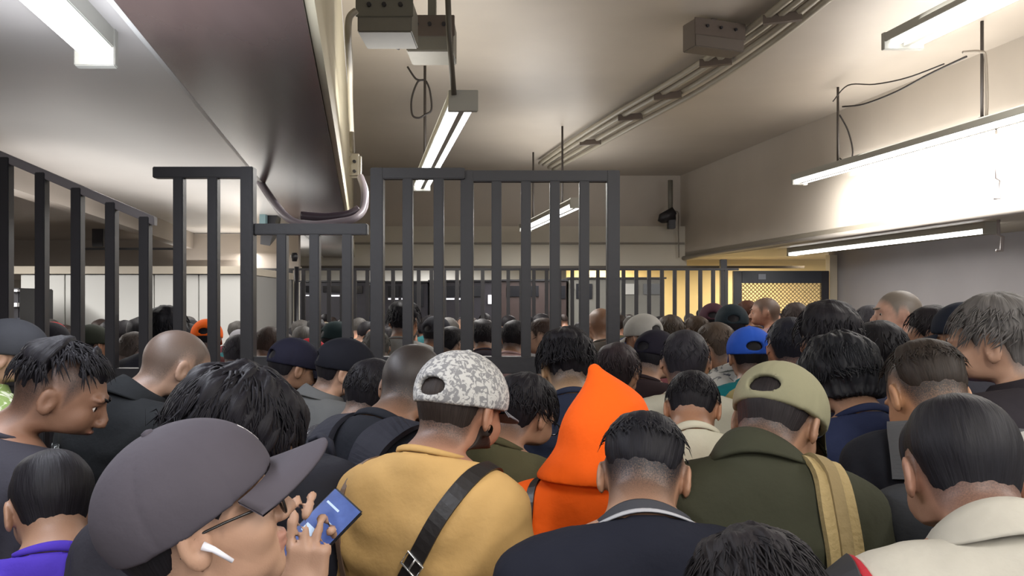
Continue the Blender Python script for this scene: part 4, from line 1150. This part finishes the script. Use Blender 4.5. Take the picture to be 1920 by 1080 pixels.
# 15 wet hair
person('person with wet curly black hair at the bottom edge right of centre',1425,986,1.02,-20,40,body=-5,hair='wet',skin=SKD,tc='#2c2d33',hc='#1b181b')
# 16 olive jacket
p16=person('man in olive jacket and khaki cap with tan backpack strap',1464,676,1.72,40,34,body=8,drop=.055,cap='#86836a',hair='cap',brimc='#4a4a38',tc='#37382c',top='jacket',skin=SK,wide=1.02,hc='#201b1c')
bp=like_root(p16,'tan_backpack','tan webbing backpack strap with buckle over the olive jacket','backpack')
tan=mat('tan_webbing','#98855a',.8,bump=.4,bscale=90)
strap(p16,[(.07,.06,1.40),(.085,-.02,1.47),(.10,-.09,1.44),(.12,-.15,1.32),(.13,-.16,1.20),(.135,-.16,1.05)],.062,tan,'shoulder_strap',bp,.014)
strap(p16,[(.09,-.05,1.485),(.10,-.09,1.46),(.12,-.155,1.32),(.13,-.165,1.20),(.135,-.165,1.05)],.022,mat('tan_webbing_dark','#7d6c48',.8,bump=.3),'webbing_strip',bp,.02)
for zz in (1.30,1.25):
    q,g=snap(p16,(.122,-.16,zz),.03); b=MB(); b.box(-.03,.03,-.005,.005,-.006,.006); b.v=[tuple(p16['pf'](np.array([q+np.array(x)]))[0]) for x in b.v]; b.build('buckle',tan,bp,bevel=.002)
o=MB().box(-.14,.16,-.16,.0,0,.40).build('pack_body',tan,bp,bevel=.05); o.location=(.02,-.16,.72)
person('young man with short dark hair in a cream shirt, head bowed',1298,694,2.45,16,36,body=-4,drop=.05,hair='short',skin='#a97e62',tc='#bdb9a6',top='tee',fade=.5,wide=1.08)
person('tall person with long bushy black hair and a dark blue shirt',1580,620,2.3,-8,24,body=0,hair='shaggy',skin=SK,tc='#232a44',hc='#15161b')
p19=person('man with faded hair and prominent ears wearing a grey backpack, right',1733,634,1.92,-3,34,drop=.06,body=34,hair='fade',hc='#2b241f',skin='#a67c5c',tc='#1f2128',fade=1.1,wide=1.0)
bp=backpack(p19,'charcoal backpack worn by the man with faded hair on the right','#35373b',col2='#45474a',scol='#4b4c4f',size=.86,strapw=.07)
person('tall man with bushy grey hair and black jacket at the right edge',1872,548,2.25,-48,10,body=-15,hair='medium',hc='#5d5a58',skin=SKL,tc='#2b282d',top='jacket',wide=1.2)
p21=person('man in off-white polo with glossy black hair at the lower right',1800,738,1.30,8,30,drop=.06,body=-2,hair='sleek',skin='#946f5c',tc='#aaa69b',top='tee',collar='fold',hc='#17161b',wide=1.10,fade=.9)
# red and black striped strap on his left shoulder
st=like_root(p21,'striped_strap_bag','black strap with red edges over the left shoulder of the off-white polo','bag')
strap(p21,[(-.19,.06,1.36),(-.195,-.02,1.41),(-.20,-.09,1.37),(-.205,-.12,1.26),(-.21,-.12,1.12)],.055,mat('strap_black','#1b1a1d',.6),'bag_strap',st,.004)
for dx in (-.028,.028): strap(p21,[(-.19+dx,.06,1.36),(-.195+dx,-.02,1.41),(-.20+dx,-.09,1.37),(-.205+dx,-.12,1.26),(-.21+dx,-.12,1.12)],.010,mat('strap_red','#a3202c',.6),'edge_piping',st,.006)
o=MB().box(-.06,.06,-.12,.10,0,.26).build('bag_body',mat('strap_black','#1b1a1d',.6),st,bevel=.02); o.location=(-.33,-.05,.85)
person('person in a pale cap and khaki shirt cut off by the right edge',1962,806,1.45,-25,10,cap='#b9b7b2',tc='#6d6a52',skin=SK,hair='cap')
person('person in dark tee behind the dark grey cap, at the bottom left centre',690,905,1.62,30,20,body=10,hair='short',tc='#2a2b32',skin=SK) if False else None

# middle rows -------------------------------------------------------------
G2='commuters in the middle rows'
def mid(label,u,v,Y,yaw=0,pitch=10,**k):
    k.setdefault('lod',1); k.setdefault('group',G2); return person(label,u,v,Y,yaw,pitch,**k)
mid('man in charcoal cap and green floral shirt at the left edge',22,597,2.85,70,12,body=40,cap='#38393d',tmat=pattern_mat('floral_green','#7d9353','#c6cbb4',22,.52),top='shirt',skin=SKL,lod=0)
mid('person with bushy black hair behind two fence bars on the left',311,572,4.45,20,8,hair='fluffy',tc='#26262c')
mid('person in orange snapback cap behind the left fence bars',388,598,4.55,-10,14,cap='#e8641c',tc='#5a3030',hair='cap')
mid('person in black cap behind the leftmost fence bars',95,604,4.6,10,8,cap='#232228',tc='#3a393d')
mid('person in dark green cap behind the left fence',172,608,4.9,25,8,cap='#2c3028',tc='#1f1f22')
mid('grey haired person with bare neck behind the left fence',252,622,4.4,35,16,hair='short',hc='#4d443f',skin='#a28679',tc='#b9b5b2')
mid('person with grey streaked hair right of the orange cap',448,627,4.6,15,12,hair='short',hc='#39363a',tc='#a9a7aa')
mid('person with brown hair and beige top behind the corner post',505,612,4.7,30,12,hair='short',hc='#3c302a',tc='#8b7d6f')
mid('person in red and white cap behind the low fence panel',583,634,4.5,40,14,cap='#b4232f',brimc='#dedede',tc='#3a3236')
mid('person in dark green cap behind the low fence panel',632,602,5.4,60,8,cap='#1f2d2f',tc='#38333a')
mid('grey haired person left of the gate post',705,618,4.6,-30,14,hair='short',hc='#4e4d49',tc='#3c3833')
mid('person with black hair and light grey top behind the left gate leaf',757,562,4.7,12,6,hair='fluffy',tc='#7b7b79',hc='#17171d')
mid('person in pale grey top and dark cap behind the left gate leaf',818,592,5.2,30,8,cap='#2c2d33',tc='#6c6e70')
mid('man with short black hair looking down behind the middle gate bars',846,612,4.6,40,24,hair='short',tc='#3d3a3c',skin=SKL)
mid('person with dark brown hair behind the right gate leaf',903,598,5.3,-15,10,hair='medium',tc='#2f2b33')
mid('dark haired person in pink collar behind the right gate leaf',965,600,5.1,20,12,hair='short',tc='#a98e8e')
mid('brown haired man in profile facing left behind the right gate leaf',1018,596,4.9,-80,6,body=-40,hair='short',hc='#3a2c26',skin=SKL,tc='#8c7a72')
mid('tan headed man with cropped hair right of the centre gate',1127,578,5.3,-20,6,hair=None,hc='#6b4d38',skin=SKL,tc='#4a4540',fade=1.3)
mid('person in light grey cap right of the centre gate',1206,588,4.4,-35,10,cap='#9d9b96',tc='#6e4045',hair='short')
mid('person with dark hair and teal top behind the orange hood',1158,642,3.0,22,14,hair='medium',hc='#2a2124',tc='#1d7280')
mid('person in black and red cap in profile near the centre right',1232,618,3.7,50,16,cap='#1c1a24',tc='#33292c',skin=SKL)
mid('person with neat dark hair behind the cream shirt',1284,618,3.0,8,10,hair='short',hc='#27252b',tc='#b5b2a2',wide=1.15)
mid('person with brown hair and white striped shirt left of the blue cap',1342,604,3.8,-40,12,hair='short',hc='#463a30',tmat=pattern_mat('stripe_white','#c4c3bd','#54565c',16,.56),top='shirt')
mid('person in bright blue snapback cap and teal top',1406,612,3.55,6,10,cap='#2c55b8',tc='#1b6f76',hair='cap',lod=0)
mid('person with short black hair, pale yellow shirt and orange collar',1480,594,3.1,4,8,cap=None,hair='short',hc='#191a24',tc='#b7ac7c',collc='#b8452a',wide=1.12,skin='#a4745a')
mid('person with round black hair in front of the mesh gate',1554,562,2.85,5,6,hair='fluffy',hc='#1a181d',tc='#2a2c3c')
mid('person with black hair and blue top below the facing-left older man',1650,601,2.9,-10,12,hair='medium',hc='#19181c',tc='#253a78')
mid('older man with cropped grey hair and pale pink shirt facing left',1682,545,4.1,-82,2,body=-50,hair=None,hc='#6b6259',skin='#ad8875',tc='#bfaab4',top='shirt',fade=1.5)
mid('person with thinning grey hair just left of the facing-left older man',1632,572,4.5,-20,8,hair='short',hc='#45444a',tc='#55565c')
mid('person with black hair looking left, beside the dark blue cap',1752,572,3.5,-60,14,hair='medium',hc='#1e1a1e',tc='#3a363c')
mid('person in dark blue cap left of the bushy grey hair',1806,566,3.3,-30,8,cap='#1f2430',tc='#33333a')
mid('man with cropped head in profile before the mesh gate',1434,558,6.4,-75,4,body=-40,hair=None,hc='#59463b',skin='#a37a65',tc='#8c7378',fade=1.5)
mid('person with reddish hair in front of the mesh gate',1401,563,6.8,-20,8,hair='short',hc='#4a2c20',tc='#5d4a40')
mid('person in maroon cap left of the mesh gate post',1337,568,5.9,15,8,cap='#3f2730',tc='#6c5048')
mid('person in dark cap with white band left of the mesh gate',1372,570,5.0,10,8,cap='#20292f',brimc='#c9c9c9',tc='#25403d')
mid('person with dark brown hair before the right side of the mesh gate',1492,567,6.0,0,8,hair='medium',hc='#3a312f',tc='#3d3a3b')
mid('person with brown hair before the yellow corridor',1306,592,5.3,-40,12,hair='short',hc='#3a2d22',tc='#7a4a3a')
mid('person with dark brown hair and wine red top right of the light grey cap',1258,590,5.2,20,10,hair='medium',hc='#3d342c',tc='#7a3a48')

# far crowd ------------------------------------------------------------------
VAR=[]
SHM=[]
for sgn in (-1,1):
    T=T_shoe(sgn); me_=mesh_np('shoe',T['v'],T['q']); me_.materials.append(mat('shoe_leather','#1b1a1c',.5)); SHM.append(me_)
def variant(hair,cap,yaw,pitch,top):
    pf=posef(yaw,pitch,0,0,1.0); d={}
    B=T_body(2); d['body']=mesh_np('body',pf(B['v']),B['q'],B['at'],True,B['mi'])
    T=T_cap(2) if cap else T_hair(2,hair); d['hair']=mesh_np('cap' if cap else 'hair',pf(T['v']),T['q'],T['at'])
    if cap: 
        T=T_brim(2); d['brim']=mesh_np('brim',pf(T['v']),T['q'],None)
    T=T_shirt(2,top); d['shirt']=mesh_np('shirt',pf(T['v']),T['q'],None)
    T=T_trousers(2); d['trousers']=mesh_np('trousers',T['v'],T['q'],None)
    d['cap']=cap; d['look']={True:'capped'}.get(cap, hair); VAR.append(d)
for a in (('short',0,0,8),('short',0,35,16),('medium',0,-25,12),('fluffy',0,10,5),('long',0,0,8),('crop',0,-40,10),('short',1,20,12),('short',1,-30,8)):
    variant(a[0],bool(a[1]),a[2],a[3],'tee' if a[3]!=8 else 'shirt')
for d in VAR:
    for nme in ('body','hair','brim','shirt','trousers'):
        if nme in d:
            while len(d[nme].materials)<(2 if nme=='body' else 1): d[nme].materials.append(None)
def setm(o,ms):
    for i,m in enumerate(ms): o.material_slots[i].link='OBJECT'; o.material_slots[i].material=m
SHC=[('black','#222126'),('charcoal','#3a3a3f'),('navy','#262c42'),('grey','#77777a'),('white','#b9b7b3'),('maroon','#5c2a30'),('olive','#4d4d3a'),('brown','#5a4638'),('teal','#2a5a5e')]
CPC=[('black','#1f1e22'),('grey','#77767a'),('red','#a02c30'),('navy','#20263c'),('cream','#b3ab98')]
HRC=[('black','#1a181c'),('dark brown','#2c2320'),('greying','#45423f')]
SKS=['#a07a62','#8d6650','#b58d72','#ab8068']
LOOK={'short':'short','medium':'thick','fluffy':'bushy','long':'long','crop':'cropped'}
rg=random.Random(11); placed=[(i['root'].location.x,i['root'].location.y) for i in PEOPLE]
def zone(u,Y):
    z='past far fence' if Y>11.1 else 'beyond the gates'
    a=('at the far left' if u<300 else 'left of the centre gate' if u<690 else 'behind the centre gate' if u<1160 else 'near the yellow corridor' if u<1370 else 'before the mesh gate' if u<1560 else 'along the right wall')
    return a+' '+z
count=0; Yr=4.9; used={}
rows=[]
while Yr<14.6:
    step=.52+.035*(Yr-5); x=-Yr*.66
    while x<Yr*.66: rows.append((x+rg.uniform(-.12,.12),Yr+rg.uniform(-.14,.14))); x+=step
    Yr+=.48+.05*(Yr-5)
rng_rows=[]
for (x,y) in rows:
    Lr=x-SLOPE*y
    if Lr>8.5 or abs(y-11)<.35 or Lr<-5.8: continue
    u=960+x/y*F
    if y>8.4 and u<480 and y<11.6: continue
    if y>7.3 and u<60: continue
    if 8.5<y<11.5 and x<-2.65: continue
    if y>11.6 and u<560: continue
    if y>13.9 and not (1060<u<1900): continue
    if any((x-a)**2+(y-b)**2<.40**2 for a,b in placed): continue
    rng_rows.append((x,y,u))
rng_rows.sort(key=lambda r:r[1]); rng_rows=rng_rows[:285]
for (x,y,u) in rng_rows:
    placed.append((x,y)); d=rg.choice(VAR[:6]+VAR) ; s=rg.uniform(.94,1.035); rz=rg.uniform(-.5,.5)
    for tr in range(60):
        cn_,cc=rg.choice(SHC); hn,hcc=rg.choice(HRC+HRC[:1]*2); sk=rg.choice(SKS)
        if d['cap']: hn,hcc=rg.choice(CPC); desc='%s cap'%hn
        else: desc='%s %s hair'%(LOOK[d['look']],hn)
        z_=zone(u,y); label='distant person, %s, %s top, %s'%(desc,cn_,z_)
        if label not in used: break
        d=rg.choice(VAR)
    used[label]=1
    root=empty('person',(x,y,0),rz,s); tag(root,label,'person','distant crowd '+z_)
    for nme in ('body','hair','brim','shirt','trousers'):
        if nme not in d: continue
        o=bpy.data.objects.new('cap' if nme=='hair' and d['cap'] else nme,d[nme]); COL.objects.link(o); o.parent=root
        if nme=='body': setm(o,[skin_mat(sk,'#1a181c',.7),skin_mat(sk,'#1a181c',.7)])
        elif nme=='hair': setm(o,[cloth(hcc) if d['cap'] else hair_mat(hcc)])
        elif nme=='brim': setm(o,[cloth(hcc)])
        elif nme=='shirt': setm(o,[cloth(cc)])
        else: setm(o,[cloth('#22252e')])
    for sm_e in SHM:
        o=bpy.data.objects.new('shoe',sm_e); COL.objects.link(o); o.parent=root
    count+=1
print('REC',REC)
print('P1',list(m1['root'].location),m1['s'])
print('far crowd',count,'tris',TRIS[0])
